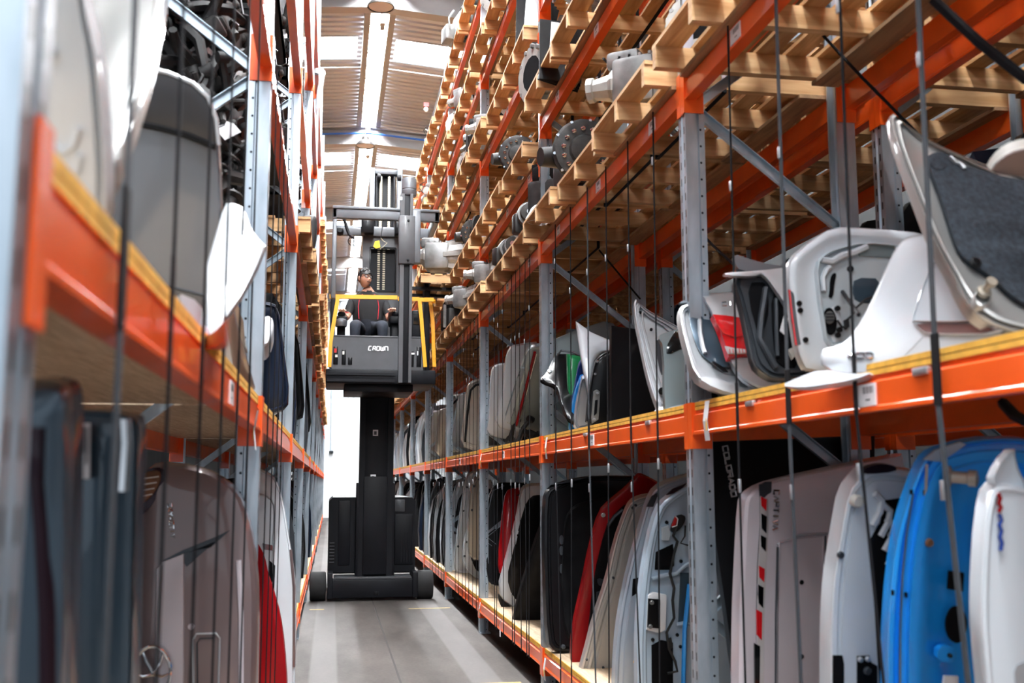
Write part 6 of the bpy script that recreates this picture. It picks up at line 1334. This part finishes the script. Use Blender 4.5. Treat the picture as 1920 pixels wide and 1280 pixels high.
# diagonal braces of black cord that tie the pallets down
for a, b_, lb in (((1500, 20, 1.95), (1740, 270, 2.35), 'thin black diagonal cord under the nearest pallets'), ((1750, 0, 1.75), (1925, 150, 1.9), 'thick dark diagonal strap at the top right corner'), ((1610, 590, 1.52), (1545, 490, 2.2), 'black diagonal cord behind the grey boot lid'), ((1300, 420, 2.1), (1380, 500, 1.9), 'black diagonal cord behind the nearest upright'), ((1010, 330, 1.9), (1200, 560, 2.2), 'long black diagonal cord under the second bay pallets'), ((1880, 755, 1.9), (1925, 790, 1.8), 'dark diagonal strap under the beam at the right edge')):
    p, q = at(a[0], a[1], X=a[2]), at(b_[0], b_[1], X=b_[2]); solo('tie_cord', MB().tube([p, p.lerp(q, .5)+Vector((0, 0, -.01)), q], .007 if 'thick' not in lb and 'strap' not in lb else .016, 6), 'strap_black', lb, 'cord')
# ------------------------------------------------------------------ elastic tie-downs in front of the shelves
def tie(sg, px, y_ref, side, bay, idx, wide=False, up=True, down=True, dl=0):
    X = (XR-.012) if sg > 0 else (XL+.012); Y = at(px, y_ref, X=X).y
    w = .018 if wide else (.009 if Y < 7.4 else .006)
    base = 'strap on the %s rack, %s, %s from near end' % (side, bay, ORD[idx])
    if up:
        t = thing('tie_down', ('wide grey ' if wide else 'thin black ')+'upper '+base, 'strap', (X, Y, 1.70), 'tie-downs on the racks')
        MB().bar((X, Y, 1.86), (X+sg*.004, Y-.01, 3.27), .005, w, (0, 1, 0)).build('strap', 'webbing' if wide else 'cord', t)
        MB().bar((X, Y, 1.69), (X, Y, 1.87), .006, w*1.7, (0, 1, 0)).build('beam_loop', 'strap_black', t)
        zc = 1.86+(.9+.25*math.sin(idx*1.7+px))
        if sg > 0: MB().cbox(X-.005, X+.005, Y-.007, Y+.007, zc, zc+.04, .002).build('crimp', 'clip', t)
    if down:
        t = thing('tie_down', ('wide grey ' if wide else 'thin black ')+'lower '+base, 'strap', (X, Y+dl, .22), 'tie-downs on the racks')
        MB().bar((X, Y, 1.70), (X, Y+dl, .37), .005, w, (0, 1, 0)).build('strap', 'webbing' if wide else 'cord', t)
        MB().bar((X, Y+dl, .20), (X, Y+dl, .38), .006, w*1.4, (0, 1, 0)).build('beam_loop', 'strap_black', t)
        zc = 1.50+.06*math.sin(idx*2.3+px)
        if sg > 0: MB().cbox(X-.005, X+.005, Y-.007, Y+.007, zc, zc+.05, .002).build('crimp', 'clip', t)
for n, (px, wd, dl) in enumerate(((1757, True, -.12), (1603, False, -.15), (1477, True, -.03), (1381, False, .0))): tie(1, px, 720, 'right', bayname(-1), n, wd, dl=dl)
for n, (px, wd) in enumerate(((1233, False), (1183, False), (1140, False), (1104, True), (1071, False), (1042, False))): tie(1, px, 800, 'right', bayname(0), n, wd, dl=(-.1 if n % 2 else .05))
for n, px in enumerate((993, 984, 974, 966, 958, 942, 933, 926)): tie(1, px, 830, 'right', bayname(1), n, False, dl=(-.06 if n % 3 else .05))
for n, px in enumerate((894, 887, 880, 874, 868, 861, 855)): tie(1, px, 850, 'right', bayname(2), n, False)
for n, px in enumerate((834, 829, 824, 819, 813, 808)): tie(1, px, 850, 'right', bayname(3), n, False)
for n, (px, py) in enumerate(((230, 520), (321, 600), (380, 650), (418, 690), (446, 725), (467, 745))): tie(-1, px, py, 'left', bayname(-1), n, n == 0, dl=.02)
for n, (px, py) in enumerate(((502, 790), (512, 800), (520, 805), (528, 812))): tie(-1, px, py, 'left', bayname(0), n)
# ------------------------------------------------------------------ document sleeves hung on the connectors
def sleeve(px, py, X, h, label, dirty=False):
    c = at(px, py, X=X); t = thing('document_sleeve', label, 'document sleeve', (c.x, c.y, c.z-h), 'document sleeves on the uprights')
    m = MB(); y0, y1 = c.y-.045, c.y+.0
    vs = [(X, y0, c.z), (X, y1, c.z), (X-.012, y0-.004, c.z-h*.5), (X-.012, y1, c.z-h*.5), (X-.004, y0-.008, c.z-h), (X-.004, y1-.002, c.z-h)]
    m.add(vs, [(0, 1, 3, 2), (2, 3, 5, 4)]); m.add([(v[0]+.002, v[1], v[2]) for v in vs], [(2, 3, 1, 0), (4, 5, 3, 2)]); m.build('sleeve', 'white_paper', t)
    MB().box(X-.0125, X-.0105, y0+.004, y0+.010, c.z-h*.75, c.z-h*.45).build('yellow_slip', 'tag_yellow', t)
sleeve(1322, 752, XR-.012, .16, 'white document sleeve on the nearest right upright at the second level'); sleeve(1024, 820, XR-.012, .15, 'white document sleeve on the second right upright at the second level'); sleeve(1021, 1232, XR-.012, .15, 'white document sleeve on the second right upright at the bottom level'); sleeve(902, 850, XR-.012, .14, 'white document sleeve on the third right upright at the second level'); sleeve(900, 1128, XR-.012, .14, 'white document sleeve on the third right upright at the bottom level'); sleeve(484, 770, XL+.012, .14, 'white document sleeve on the second left upright')
# shelf clips along the front of the second level
for n, (px, py) in enumerate(((1725, 690), (1405, 758), (1214, 790), (1097, 817))):
    c = at(px, py, X=XR); o_ = MB().cbox(c.x-.004, c.x+.012, c.y-.035, c.y+.035, 1.775, 1.795, .003); solo('shelf_clip', o_, 'clip', 'small metal clip on the second right shelf edge, %s from near end' % ORD[n], 'clip', 'shelf clips')
c = at(938, 1182, X=XR-.02); t = thing('key_tag', 'small white tag dangling from the bottom beam left of the second right upright', 'tag', tuple(c)); MB().box(c.x-.003, c.x, c.y-.02, c.y+.02, c.z-.05, c.z).build('tag_card', 'white_paper', t); MB().tube([c, c+Vector((0, .03, .05)), c+Vector((.01, -.02, .10))], .003, 5).build('string', 'clip', t)
for o in bpy.data.objects:
    if '_o' in o: del o['_o']
